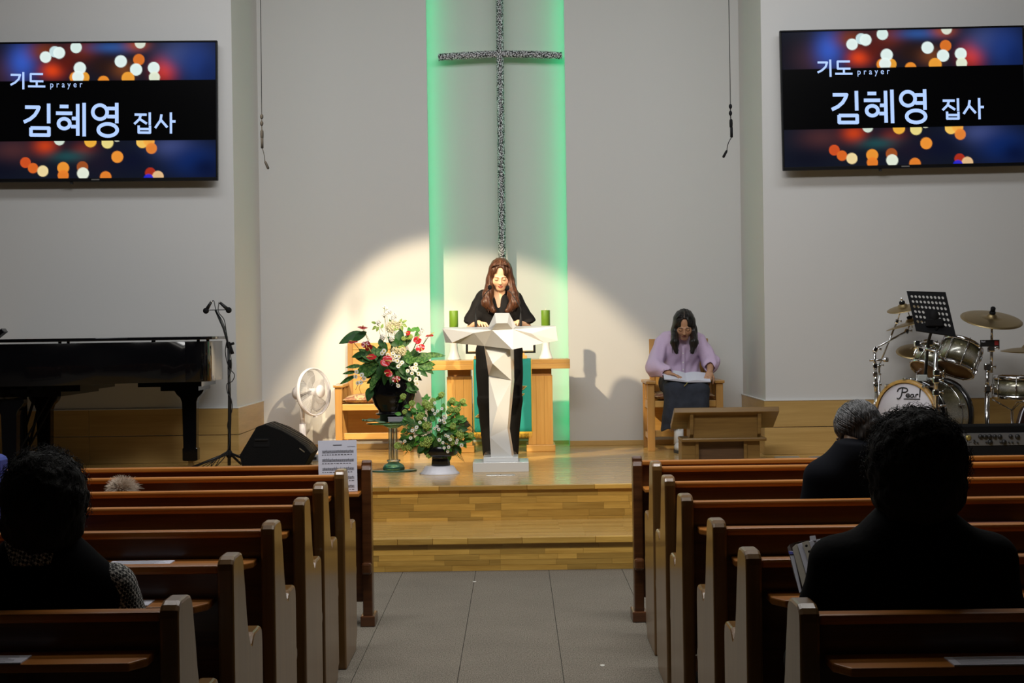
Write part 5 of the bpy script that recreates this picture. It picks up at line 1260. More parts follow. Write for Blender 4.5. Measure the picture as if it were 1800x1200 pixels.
# amplifier
ab = Vector((W(1752, 800, 12.1).x, 12.1, ST)); t = thing('amplifier', 'black amplifier with grey control panel and black knobs in front of the drums', 'amplifier', ab)
q = lambda x, y: W(x, y, 12.1) - ab
xa, xb = q(1672, 780).x, q(1832, 780).x; zt_ = q(1752, 748).z; zp1, zp0 = q(1752, 760.5).z, q(1752, 782.5).z
G().box(xa, xb, 0.004, .28, 0, zt_).obj('cabinet', mat('black_vinyl', (.005,.005,.0055), .75, spec=.15, bump=.3, bscale=300), t, bev=.008)
G().box(xa+.02, xb-.02, -.004, .0035, zp0, zp1).obj('control_panel', mat('grey_panel', (.16,.16,.165), .4, .2), t, bev=.001)
def knob(px, py, r_):
    c = q(px, py); G().lathe([(r_,0),(r_,.006),(r_*.8,.016),(0,.017)], 16, Matrix.Translation((c.x,-.0045,c.z)) @ Matrix.Rotation(R(90),4,'X')).obj('knob', MBLK, t)
for x, y, r_ in ((1723,767,.017),(1731,767,.016),(1739,767,.018),(1748,767,.016),(1757,767,.017),(1776,766.5,.015),(1788,767,.018),(1740,776.5,.018),(1764.5,776.5,.018),(1733,777,.006),(1758,777,.006),(1773,777,.006),(1779,777,.006),(1788,777,.006),(1712,773.5,.006),(1712,777.5,.006),(1717.5,777.5,.006)): knob(x, y, r_)
c = q(1702, 769); G().lathe([(.021,0),(.021,.003),(0,.004)], 20, Matrix.Translation((c.x,-.0045,c.z)) @ Matrix.Rotation(R(90),4,'X')).obj('gold_disc', mat('gold_disc', (.45,.36,.12), .4, .6), t)
G().box(xa+.02, xb-.02, -.001, .0035, .01, zp0-.004).obj('grille_cloth', MBLKM, t)
# guitar body at the frame edge
gt = thing('guitar', 'dark guitar with pale binding leaning at the frame edge beside the snare', 'guitar', (W(1812, 752, 12.5).x, 12.5, ST))
q = lambda x, y: W(x, y, 12.5) - gt.location
Pg = [q(*p) for p in ((1789,752),(1793,738),(1797,724),(1803,714),(1812,712),(1824,720),(1830,740),(1836,758),(1834,780),(1820,796),(1804,796),(1792,780),(1787,764))]
G().prism([(p.z, p.x) for p in Pg], 'y', 0, .09).obj('body', mat('dark_guitar', (.03,.012,.010), .15, coat=.5), gt, bev=.01)
G().tube(spline([p+Vector((0,-.004,0)) for p in Pg], 3), .005, 6).obj('binding', MPAPER, gt)
n0_, n1_ = q(1813,714), q(1822,640); G().bar(n0_+Vector((0,.05,-.05)), n1_+Vector((.06,.10,0)), .05, .02).obj('neck', MPINEZ, gt)
G().bar(Vector((q(1810,790).x, .09, 0)), Vector((q(1810,790).x, .20, .30)), .02, .02).obj('stand_leg', MBLK, gt)
# ------------------------------------------------------------------ people: smooth-union solids meshed by surface nets
class Solid:
    def __init__(s, lo, hi, h):
        s.lo = np.array(lo, np.float32); s.h = h
        s.n = np.ceil((np.array(hi)-s.lo)/h).astype(int)+1
        s.D = np.full(s.n, .5, np.float32); s.M = Matrix()
    def _sub(s, c, rad, pad):
        i0 = np.maximum(0, np.floor((c-rad-pad-s.lo)/s.h)).astype(int); i1 = np.minimum(s.n, np.ceil((c+rad+pad-s.lo)/s.h).astype(int)+1)
        if (i1 <= i0).any(): return None
        sl = tuple(slice(a, b) for a, b in zip(i0, i1))
        ax = [s.lo[k]+s.h*np.arange(i0[k], i1[k], dtype=np.float32) for k in range(3)]
        return sl, np.stack(np.meshgrid(*ax, indexing='ij'), -1)
    def _put(s, c, rad, k, fn, op):
        r = s._sub(np.array(c, np.float32), rad, abs(k)+3*s.h)
        if r is None: return s
        sl, P = r; d = fn(P).astype(np.float32); D = s.D[sl]
        if op == 'add':
            if k > 0: hh = np.clip(.5+.5*(D-d)/k, 0, 1); s.D[sl] = D*(1-hh)+d*hh - k*hh*(1-hh)
            else: s.D[sl] = np.minimum(D, d)
        else:
            e = -d
            if k > 0: hh = np.clip(.5-.5*(D-e)/k, 0, 1); s.D[sl] = D*(1-hh)+e*hh + k*hh*(1-hh)
            else: s.D[sl] = np.maximum(D, e)
        return s
    def ell(s, c, r, k=.02, rot=None, op='add', M=None):
        M = M or s.M; Mx = M @ Matrix.Translation(Vector(c))
        if rot is not None: Mx = Mx @ rot.to_4x4()
        t = np.array(Mx.translation, np.float32); A = np.array(Mx.to_3x3(), np.float32); r = np.array(r, np.float32)
        def fn(P):
            q = (P-t) @ A; k0 = np.linalg.norm(q/r, axis=-1); k1 = np.linalg.norm(q/(r*r), axis=-1)+1e-9; return k0*(k0-1)/k1
        return s._put(t, float(r.max()), k, fn, op)
    def cap(s, a, b, r1, r2, k=.02, op='add', flat=False, M=None, sq=None):
        M = M or s.M; a = np.array(M @ Vector(a), np.float32); b = np.array(M @ Vector(b), np.float32)
        c = (a+b)/2; L = float(np.linalg.norm(b-a)); u = (b-a)/max(L, 1e-6)
        if sq is not None: sv = np.array((M.to_3x3() @ Vector(sq[0])).normalized(), np.float32); sv -= u*sv.dot(u); sv /= np.linalg.norm(sv)
        def fn(P):
            v = P-a; t = v @ u; w_ = v - t[..., None]*u if flat else v - np.clip(t, 0, L)[..., None]*u
            if sq is not None: w_ = w_ + (w_ @ sv)[..., None]*sv*(sq[1]-1)
            d = np.linalg.norm(w_, axis=-1) - (r1+(r2-r1)*np.clip(t/L, 0, 1))
            return np.maximum(d, np.abs(t-L/2)-L/2) if flat else d
        return s._put(c, L/2+max(r1, r2)*1.05, k, fn, op)
    def box(s, c, hs, rr, k=.01, rot=None, op='add', M=None):
        M = M or s.M; Mx = M @ Matrix.Translation(Vector(c))
        if rot is not None: Mx = Mx @ rot.to_4x4()
        t = np.array(Mx.translation, np.float32); A = np.array(Mx.to_3x3(), np.float32); hs = np.array(hs, np.float32)
        def fn(P):
            q = np.abs((P-t) @ A)-hs+rr; return np.linalg.norm(np.maximum(q, 0), axis=-1)+np.minimum(q.max(-1), 0)-rr
        return s._put(t, float(np.linalg.norm(hs)), k, fn, op)
    def warp(s, f):
        ax = [s.lo[k]+s.h*np.arange(s.n[k], dtype=np.float32) for k in range(3)]
        X, Y, Z = np.meshgrid(*ax, indexing='ij', sparse=True); s.D = s.D + f(X, Y, Z).astype(np.float32); return s
    def mesh(s, name):
        D = s.D; h = s.h; I = D < 0
        n = [k-1 for k in D.shape]
        cs = [(i, j, k) for i in (0, 1) for j in (0, 1) for k in (0, 1)]
        g = lambda A, o: A[o[0]:o[0]+n[0], o[1]:o[1]+n[1], o[2]:o[2]+n[2]]
        cnt = sum(g(I, o).astype(np.int8) for o in cs); mask = (cnt > 0) & (cnt < 8)
        ids = np.argwhere(mask); idx = np.full(mask.shape, -1, np.int32); idx[mask] = np.arange(len(ids))
        vals = {o: D[ids[:,0]+o[0], ids[:,1]+o[1], ids[:,2]+o[2]] for o in cs}
        acc = np.zeros((len(ids), 3)); num = np.zeros(len(ids))
        for a in cs:
            for ax_ in range(3):
                if a[ax_]: continue
                b = list(a); b[ax_] = 1; b = tuple(b); va, vb = vals[a], vals[b]; cr = (va < 0) != (vb < 0)
                t = np.where(cr, va/(va-vb+1e-12), 0); p = np.tile(np.array(a, float), (len(ids), 1)); p[:, ax_] = t
                acc += p*cr[:, None]; num += cr
        V = s.lo + h*(ids + acc/num[:, None])
        F = []
        for ax_ in range(3):
            o = [1, 2, 0][ax_], [2, 0, 1][ax_]
            sl0 = [slice(1, -1)]*3; sl0[ax_] = slice(0, -1); sl1 = [slice(1, -1)]*3; sl1[ax_] = slice(1, None)
            A, B = I[tuple(sl0)], I[tuple(sl1)]; e = np.argwhere(A != B)
            if not len(e): continue
            s_in = A[e[:,0], e[:,1], e[:,2]]
            base = e.copy(); base[:, [k for k in range(3) if k != ax_]] += 1
            q = []
            for d1, d2 in ((-1,-1),(0,-1),(0,0),(-1,0)):
                c = base.copy(); c[:, o[0]] += d1; c[:, o[1]] += d2; q.append(idx[c[:,0], c[:,1], c[:,2]])
            q = np.stack(q, 1); q[~s_in] = q[~s_in][:, ::-1]; F.append(q)
        F = np.concatenate(F); F = F[(F >= 0).all(1)]
        me = bpy.data.meshes.new(name); me.from_pydata(V.tolist(), [], F.tolist())
        me.polygons.foreach_set('use_smooth', [True]*len(F)); me.update(); s.V = V
        return me
    def obj(s, name, m, parent, colf=None):
        me = s.mesh(name); me.materials.append(m)
        if colf is not None:
            c = np.ones((len(s.V), 4), np.float32); c[:, :3] = colf(s.V)
            at = me.color_attributes.new('Col', 'FLOAT_COLOR', 'POINT'); at.data.foreach_set('color', c.ravel())
        o = bpy.data.objects.new(name, me); C.objects.link(o); o.parent = parent; return o

MSKIN = vcol('skin', .48, spec=.4)
def head(S, M):
    """head-local frame: origin between the ears, -y forward, z up"""
    e = lambda c, r, k=.02, **kw: S.ell(c, r, k, M=M, **kw)
    e((0,.014,.036), (.072,.092,.082)); e((0,-.028,-.032), (.060,.066,.080), .03); e((0,-.060,-.092), (.027,.024,.020), .035)
    for s in (-1, 1):
        e((s*.037,-.056,-.032), (.028,.028,.030), .02); e((s*.073,.006,-.008), (.008,.018,.030), .006)
        e((s*.031,-.098,.000), (.019,.014,.010), .010, op='sub'); e((s*.031,-.0800,-.001), (.0155,.0135,.0125), .004)
        S.cap((s*.014,-.088,.017), (s*.046,-.080,.018), .007, .005, .010, M=M); e((s*.010,-.101,-.033), (.007,.008,.006), .006)
    S.cap((0,-.086,.010), (0,-.107,-.029), .007, .0105, .010, M=M)
    e((0,-.090,-.056), (.020,.010,.0055), .004); e((0,-.088,-.066), (.017,.010,.0065), .004); e((0,-.100,-.0605), (.020,.006,.0016), .002, op='sub')
def facecol(M, base, lips, brow, inv=None):
    Mi = np.array(M.inverted())
    base, lips, brow = np.array(base), np.array(lips), np.array(brow)
    def f(V):
        P = V @ Mi[:3,:3].T + Mi[:3,3]; x, y, z = P[:,0], P[:,1], P[:,2]; ax = np.abs(x); c = np.tile(base, (len(V), 1)); fr = (y < -.05) & (z > -.13) & (z < .12)
        def mix(w_, col): c[:] = c*(1-w_[:,None]) + col*w_[:,None]
        bl = np.exp(-((ax-.040)**2/.0004+(z+.030)**2/.0004))*fr; mix(.30*bl, base*np.array((1.05,.72,.68)))
        mix(.9*(fr & (ax < .021) & (np.abs(z+.061) < .0115*np.sqrt(np.clip(1-(ax/.022)**2, 0, 1)))), lips)
        zb = .019 - .25*np.clip(ax-.034, 0, 1); mix(.8*(fr & (ax > .013) & (ax < .047) & (np.abs(z-zb) < .0038)), brow)
        ze = -.0075 + 9*(ax-.031)**2; mix(.92*(fr & (np.abs(ax-.031) < .016) & (np.abs(z-ze) < .0026)), brow*.5)
        return c
    return f
def hand(S, wr, d, pn, thumb_side, curl=.5, size=1.0, k=.004):
    """wrist, finger direction, palm normal, side the thumb leaves to (+1 along d x pn)"""
    d = Vector(d).normalized(); pn = Vector(pn); pn = (pn-d*pn.dot(d)).normalized(); sd = d.cross(pn)*thumb_side; wr = Vector(wr); z = size
    S.cap(wr, wr+d*.045*z, .021*z, .024*z, .012, sq=(pn, 1.7)); S.cap(wr+d*.03*z+sd*.016*z, wr+d*.075*z+sd*.018*z, .019*z, .013*z, .010, sq=(pn, 1.5)); S.cap(wr+d*.03*z-sd*.014*z, wr+d*.07*z-sd*.022*z, .019*z, .012*z, .010, sq=(pn, 1.5))
    for i, (o, l) in enumerate(((.027,.92),(.009,1.0),(-.009,.95),(-.026,.76))):
        p = wr + d*(.082-.004*abs(i-1))*z + sd*o*z; v = (d + sd*o*3).normalized(); a = .25*curl
        for j, (ln, r_) in enumerate(((.040,.0088),(.026,.0080),(.021,.0072))):
            v2 = (v*math.cos(a)+pn*math.sin(a)).normalized(); q = p + v2*ln*l*z; S.cap(p, q, r_*z, r_*.92*z, k); p, v = q, v2; a = curl*(.75 if j == 0 else .5)
    p = wr + d*.022*z + sd*.024*z; v = (d*.75 + sd*.7 + pn*.25).normalized()
    for ln, r_, b in ((.036,.0115,.0),(.030,.0098,-.35),(.024,.0088,-.25)):
        v = (v + sd*b + pn*curl*.2).normalized(); q = p + v*ln*z; S.cap(p, q, r_*z, r_*.9*z, .008); p = q
def hair_mat(name, c1, c2, rough=.35):
    m, nt, p = newmat(name); N = nt.nodes; L = nt.links
    tc = N.new('ShaderNodeTexCoord'); mp = N.new('ShaderNodeMapping'); mp.inputs['Scale'].default_value = (1,1,.07); n = N.new('ShaderNodeTexNoise'); n.inputs['Scale'].default_value = 130; n.inputs['Detail'].default_value = 3
    L.new(tc.outputs['Object'], mp.inputs[0]); L.new(mp.outputs[0], n.inputs[0]); cr = N.new('ShaderNodeValToRGB'); cr.color_ramp.elements[0].position = .35; cr.color_ramp.elements[1].position = .68
    cr.color_ramp.elements[0].color = (*c1,1); cr.color_ramp.elements[1].color = (*c2,1); L.new(n.outputs['Fac'], cr.inputs[0]); L.new(cr.outputs[0], p.inputs['Base Color'])
    b = N.new('ShaderNodeBump'); b.inputs['Strength'].default_value = .5; b.inputs['Distance'].default_value = .006; L.new(n.outputs['Fac'], b.inputs['Height']); L.new(b.outputs[0], p.inputs['Normal'])
    p.inputs['Roughness'].default_value = rough; p.inputs['Specular IOR Level'].default_value = .35; return m
def strands(name, m, parent, starts, r_=.0022, n=4):
    g = G()
    for pts in starts: g.tube(pts, [r_*(1-.6*i/(len(pts)-1)) for i in range(len(pts))], n, cap=False)
    return g.obj(name, m, parent, kind='stuff')

# ------------------------------------------------------------------ the woman at the pulpit
YW = 13.62; sc = FPX/YW
wo = Vector((W(880, 798, YW).x, YW, ST))
t = thing('person', 'standing woman with long brown hair in black blouse and trousers at the pulpit', 'person', wo)
q = lambda px, py, dy=0.0: W(px, py, YW+dy) - wo
MBC = mat('black_blouse', (.0065,.006,.007), .8, spec=.25, bump=.2, bscale=35); MBT = mat('black_trousers', (.004,.004,.0045), .85, spec=.2, bump=.15, bscale=25)
hc = q(879.5, 484, -.05)
HM = Matrix.Translation(hc) @ Matrix.Rotation(R(24), 4, 'X')
S = Solid((-.36,-.46,0), (.36,.20,1.72), .005)
head(S, HM)
S.cap((0,.0,1.36), hc+Vector((0,.02,-.06)), .048, .046, .02)
S.ell((0,.02,1.22), (.15,.095,.16), .04); S.ell((0,.03,1.02), (.13,.09,.14), .05); S.ell((0,.02,.88), (.165,.105,.13), .05); S.cap((-.10,.02,1.32), (.10,.02,1.32), .040, .040, .04)
for s in (-1, 1):
    sh = Vector((s*.135,.02,1.305)); el = Vector((s*.225,.0,1.08)); wr = Vector((s*.16,-.235,1.115))
    S.cap(sh, el, .043, .036, .03); S.cap(el, wr, .036, .024, .02); hand(S, wr, (-s*.30,-1,.0), (0,0,-1), -s, .5)
    S.cap((s*.085,.02,.85), (s*.095,0,.47), .085, .055, .05); S.cap((s*.095,0,.47), (s*.085,.02,.08), .052, .036, .03)
S.obj('body', MSKIN, t, facecol(HM, (.78,.47,.30), (.52,.12,.09), (.10,.045,.025)))
B = Solid((-.36,-.24,.86), (.36,.22,1.44), .006)
B.ell((0,.02,1.20), (.172,.118,.19), .04); B.ell((0,.03,1.02), (.155,.112,.16), .05); B.cap((-.12,.02,1.325), (.12,.02,1.325), .058, .058, .05)
for s in (-1, 1): B.cap((s*.128,.02,1.325), (s*.232,.0,1.10), .056, .082, .03, flat=True); B.cap((s*.115,.02,1.33), (s*.15,.02,1.27), .055, .06, .04)
for s in (-1, 1): B.cap((s*.232,.0,1.13), (s*.262,-.01,1.05), .058, .070, .004, op='sub', flat=True)
B.cap((0,-.19,1.475), (0,-.09,1.25), .110, .012, .004, op='sub', sq=((0,1,0), .35)); B.cap((0,-.02,1.44), (0,0,1.34), .065, .058, .006, op='sub')
B.warp(lambda X, Y, Z: .0035*np.sin(X*38+Z*14)*np.sin(Z*23+X*11+1) + .002*np.sin(X*70-Z*35))
B.obj('blouse', MBC, t)
T = Solid((-.28,-.18,.01), (.28,.22,1.0), .007)
T.ell((0,.02,.90), (.172,.118,.13), .05)
for s in (-1, 1): T.cap((s*.088,.02,.87), (s*.098,.0,.48), .108, .088, .05); T.cap((s*.098,.0,.50), (s*.082,.02,.018), .086, .064, .03, flat=True)
T.warp(lambda X, Y, Z: .003*np.sin(Z*18+X*25)*np.sin(X*42))
T.obj('trousers', MBT, t)
for s in (-1, 1): G().ball((s*.092,-.05,.03), (.045,.125,.034), 14, 8).obj('shoe', MBLK, t)
Hm = hair_mat('brown_hair', (.028,.011,.006), (.105,.037,.016), .42)
A_ = Solid((-.22,-.26,1.15), (.22,.24,1.70), .0045)
A_.ell((0,.018,.046), (.090,.108,.092), .02, M=HM)
for s in (-1, 1):
    a0, a1 = HM @ Vector((s*.060,.004,.046)), HM @ Vector((s*.082,-.012,-.04))
    b1, b2, b3 = q(880+s*22, 518, -.10), q(880+s*24.5, 532, -.135), q(880+s*12, 546, -.15)
    A_.cap(a0, a1, .038, .034, .02, sq=((0,1,0), .62)); A_.cap(a1, b1, .034, .044, .025, sq=((0,1,0), .75)); A_.cap(b1, b2, .044, .042, .025); A_.cap(b2, b3, .040, .022, .025)
A_.cap(HM @ Vector((0,.07,.03)), (0,.10,1.25), .085, .10, .03, sq=((0,1,0), 1.5))
A_.ell((0,-.085,-.028), (.052,.068,.079), .008, op='sub', M=HM); A_.cap((0,-.12,1.50), (0,-.19,1.30), .034, .030, .008, op='sub'); A_.ell((0,-.108,.060), (.036,.062,.056), .010, op='sub', M=HM)
A_.warp(lambda X, Y, Z: .0016*np.sin(X*210+Y*60+3*np.sin(Z*9)) + .0009*np.sin(X*95+2*np.sin(Z*14+Y*20)))
hr = A_.obj('hair', Hm, t)
G().tube([HM @ Vector((0,-.075,.118)), HM @ Vector((.001,-.04,.136)), HM @ Vector((.002,-.005,.139))], .0016, 5).obj('parting', mat('scalp', (.42,.24,.15), .6), hr)
ss_ = []
for k in range(90):
    s = random.choice((-1, 1)); x = random.uniform(.45, 1.0)
    p0 = HM @ Vector((s*.006, .05-.11*x, .136-.02*x*x)); pm = HM @ Vector((s*.058, -.035+.05*random.random()-.03*x, .108)); p1 = HM @ Vector((s*(.088+.006*x), -.035+.06*random.random(), .02)); p2 = q(880+s*(19+8*x), 520, -.13+.07*random.random()); p3 = q(880+s*(10+16*random.random()), 538+random.uniform(0,12), -.17+.03*random.random())
    ss_.append(spline([p0, pm, p1, p2, p3], 4))
strands('loose_strands', Hm, t, ss_, .0026)

# ------------------------------------------------------------------ the seated woman
so = Vector((W(1203.5, 700, 14.2).x, 14.40, ST))
t = thing('person', 'seated woman in lavender shirt and dark denim skirt reading an open book', 'person', so)
q = lambda px, py, Y=14.3: W(px, py, Y) - so
MLAV = mat('lavender_shirt', (.60,.455,.65), .75, bump=.35, bscale=28); MDEN = mat('dark_denim', (.022,.027,.042), .85, vary=.5, bscale=18, bump=.2)
hc = q(1202.5, 571, 14.27); HM = Matrix.Translation(hc) @ Matrix.Rotation(R(-5), 4, 'Z') @ Matrix.Rotation(R(30), 4, 'X')
S = Solid((-.36,-.62,0), (.36,.22,1.32), .0048)
head(S, HM)
ch = Vector((0,.04,.98))
S.cap(ch+Vector((0,.0,.02)), hc+Vector((0,.02,-.06)), .046, .045, .02); S.ell((0,.06,.82), (.145,.095,.17), .04); S.ell((0,.08,.60), (.16,.11,.13), .05); S.cap((-.14,.05,.955), (.14,.05,.955), .042, .042, .05)
wl = q(1176, 656, 14.10); wr_ = q(1248, 652, 14.10); ebl = q(1150, 646, 14.27); ebr = q(1249, 637, 14.30)
for sh, el, wr, fd, sd_, cu in ((Vector((-.165,.05,.95)), ebl, wl, (.75,-.55,-.20), 1, .75), (Vector((.165,.05,.95)), ebr, wr_, (-.25,-.45,-.65), -1, .8)):
    S.cap(sh, el, .043, .036, .03); S.cap(el, wr, .036, .025, .02); hand(S, wr, fd, (0,-.25,-1) if sd_ > 0 else (-.3,.4,-1), sd_ if sd_ > 0 else 1, cu, .95)
for s in (-1, 1):
    kn = Vector((s*.10,-.36,.50)); an = Vector((s*.055 - .02,-.40,.10))
    S.cap((s*.09,.05,.56), kn, .085, .060, .05); S.cap(kn, an, .055, .034, .03); S.cap(an+Vector((0,.02,-.03)), an+Vector((0,-.10,-.06)), .034, .026, .02)
S.obj('body', MSKIN, t, facecol(HM, (.48,.26,.15), (.30,.095,.075), (.02,.012,.010)))
B = Solid((-.42,-.42,.50), (.42,.26,1.06), .006)
B.ell((0,.05,.83), (.178,.125,.20), .04); B.ell((0,.05,.64), (.175,.13,.13), .05); B.cap((-.13,.05,.955), (.13,.05,.955), .062, .062, .05); B.cap((-.06,.03,.99), (.06,.03,.99), .05, .05, .03)
for sh, el, wr, f in ((Vector((-.16,.05,.945)), ebl, wl, .74), (Vector((.16,.05,.945)), ebr, wr_, .36)):
    B.cap(sh, el, .060, .074, .03); c = el.lerp(wr, f); B.cap(el, c, .078, .058 if f > .5 else .066, .02); B.ell(c, (.060,.055,.05), .012); B.cap(el.lerp(wr, f+.10), el.lerp(wr, f+.4), .040, .038, .004, op='sub')
B.cap((0,.02,1.10), (0,.0,1.0), .055, .05, .006, op='sub'); B.cap((0,-.12,1.03), (0,-.06,.945), .045, .004, .003, op='sub')
B.box((0,.0,.50), (.3,.45,.045), .01, .004, op='sub')
B.warp(lambda X, Y, Z: .0055*np.sin(X*30+Z*22+3*np.sin(Z*12))*np.sin(Z*30-X*18) + .0025*np.sin(X*75+Y*40-Z*50))
sh_ = B.obj('shirt', MLAV, t)
for s in (-1, 1):
    G().add([Vector(p) for p in ((s*.012,-.085,.945),(s*.055,-.060,1.0),(s*.060,-.075,.975),(s*.030,-.098,.925))], [(0,1,2,3)]).obj('collar_flap', MLAV, sh_).modifiers.new('t', 'SOLIDIFY').thickness = .004
for py in (621, 637, 650): p = q(1202.5, py, 14.2); G().cyl((0, -.0905-p.z*.035, p.z), (0, -.085-p.z*.035, p.z), .006, 10).obj('button', MWHITE, sh_)
G().box(-.013, .013, -.003, .001, .62, .90, Matrix.Translation((.0,-.084,0)) @ Matrix.Rotation(R(2), 4, 'X')).obj('placket', MLAV, sh_, bev=.002)
K = Solid((-.30,-.58,.08), (.30,.24,.72), .007)
K.ell((0,.06,.58), (.18,.14,.11), .05); K.cap((-.09,.02,.57), (-.105,-.35,.53), .11, .085, .05); K.cap((.09,.02,.57), (.105,-.35,.53), .11, .085, .05); K.box((0,-.16,.52), (.17,.24,.085), .05, .03)
K.box((0,-.36,.40), (.185,.085,.17), .06, .04, Matrix.Rotation(R(-6), 3, 'X')); K.cap((-.10,-.37,.42), (-.13,-.36,.19), .08, .085, .03); K.cap((.10,-.37,.42), (.12,-.36,.27), .08, .08, .03)
K.box((0.03,-.36,.14), (.4,.3,.09), .01, .004, op='sub', rot=Matrix.Rotation(R(-12), 3, 'Y'))
K.warp(lambda X, Y, Z: .007*np.sin(X*42+2*np.sin(Z*9))*np.clip((.55-Z)*4, 0, 1) + .003*np.sin(Y*30+X*20))
sk = K.obj('skirt', MDEN, t)
fr = [[Vector((x, -.445+.004*math.sin(x*40), .225+.21*x+.02)), Vector((x+random.uniform(-.006,.006), -.45, .205+.21*x+random.uniform(-.01,.015)))] for x in np.linspace(-.15,.17,46)]
strands('frayed_hem', mat('frayed_threads', (.10,.11,.13), .9), sk, fr, .0016)
for s in (-1, 1):
    an = Vector((s*.055-.02,-.40,.10)); G().tube([an+Vector((0,0,-.03)), an+Vector((0,.0,.06)), an+Vector((0,.0,.10))], [.042,.040,.041], 14).obj('sock', mat('white_sock', (.7,.7,.7), .9) if s < 0 else bpy.data.materials['white_sock'], t)
    f = G().ball(an+Vector((0,-.05,-.055)), (.045,.125,.042), 16, 9).obj('shoe', mat('white_shoe', (.62,.61,.62), .6) if s < 0 else bpy.data.materials['white_shoe'], t)
    G().prism([(an.x+.048*math.cos(a), an.y-.05+.13*math.sin(a)) for a in [2*PI*k/20 for k in range(20)]], 'z', .001, .022).obj('sole', mat('dark_sole', (.05,.05,.05), .7) if s < 0 else bpy.data.materials['dark_sole'], f)
Hm2 = hair_mat('black_hair', (.006,.005,.005), (.022,.018,.017), .35)
A_ = Solid((-.22,-.32,.68), (.22,.22,1.32), .0045)
A_.ell((0,.016,.044), (.086,.106,.090), .02, M=HM)
for s, e in ((-1, (1192, 619)), (1, (1214, 619))):
    a0, a1 = HM @ Vector((s*.060,.004,.044)), HM @ Vector((s*.080,-.010,-.05)); b1 = q(1203+s*17, 602, 14.17); b2 = q(e[0]+s*3, e[1], 14.15)
    A_.cap(a0, a1, .034, .032, .02, sq=((0,1,0), .65)); A_.cap(a1, b1, .032, .036, .02, sq=((0,1,0), .8)); A_.cap(b1, b2, .036, .016, .02)
A_.cap(HM @ Vector((0,.06,.03)), (0,.13,.84), .08, .085, .03, sq=((0,1,0), 1.6))
A_.ell((0,-.088,-.034), (.051,.070,.077), .008, op='sub', M=HM); A_.ell((.0,-.108,.060), (.038,.062,.056), .010, op='sub', M=HM)
A_.warp(lambda X, Y, Z: .0014*np.sin(X*220+Y*60+3*np.sin(Z*9)) + .0008*np.sin(X*100+2*np.sin(Z*14)))
hr = A_.obj('hair', Hm2, t)
G().tube([HM @ Vector((.0,-.072,.115)), HM @ Vector((0,-.04,.134)), HM @ Vector((0,.0,.137))], .0016, 5).obj('parting', mat('scalp2', (.30,.20,.15), .6), hr)
ss_ = []
for k in range(80):
    s = random.choice((-1, 1)); x = random.random()
    ss_.append(spline([HM @ Vector((s*.006, .05-.11*x, .134-.02*x*x)), HM @ Vector((s*.056, -.035+.05*random.random()-.03*x, .106)), HM @ Vector((s*(.086+.006*x), -.03+.05*random.random(), .01)), q(1203+s*(16+6*x), 603, 14.16+.05*random.random()), q(1203+s*(9+12*x), 618+random.uniform(-3,5), 14.13+.03*random.random())], 4))
strands('loose_strands', Hm2, t, ss_, .0024)
# the book on her lap
bp = q(1207, 670, 14.06) + so + Vector((0,0,.012))
bk = thing('open_book', 'large open book with white pages and dark cover on the lap of the seated woman', 'book', bp)
Mb = Matrix.Rotation(R(4), 4, 'Y') @ Matrix.Rotation(R(17), 4, 'X')
for s in (-1, 1):
    a, b = sorted((s*.006, s*.205)); Ms = Mb @ Matrix.Rotation(R(-s*(6 if s > 0 else -2)*0 - s*4), 4, 'Y')
    G().box(a, b, -.075, .165, -.004, .0, Ms).obj('cover', MBLKM, bk)
    g = G(); n = 10; vs = []
    for i in range(n+1):
        u = i/n; z = .010+.014*math.sin(PI*min(1, u*1.15))*(1-u*.55); x = s*.198*u
        vs += [(x,-.07,z), (x,.16,z), (x,-.07,.001), (x,.16,.001)]
    fs = []
    for i in range(n):
        a_, b_ = i*4, i*4+4; fs += [(a_,b_,b_+1,a_+1), (a_+2,a_+3,b_+3,b_+2), (a_,a_+2,b_+2,b_), (a_+1,b_+1,b_+3,a_+3)]
    fs.append((n*4, n*4+2, n*4+3, n*4+1))
    g.add([Ms @ Vector(p) for p in vs], fs if s > 0 else [f[::-1] for f in fs]).obj('pages', MPAPER, bk)
G().tube([Mb @ Vector((0,-.078,.004)), Mb @ Vector((-.01,-.10,-.004)), Mb @ Vector((-.03,-.115,-.02))], .004, 6).obj('ribbon_marker', mat('olive_ribbon', (.30,.24,.06), .5), bk)

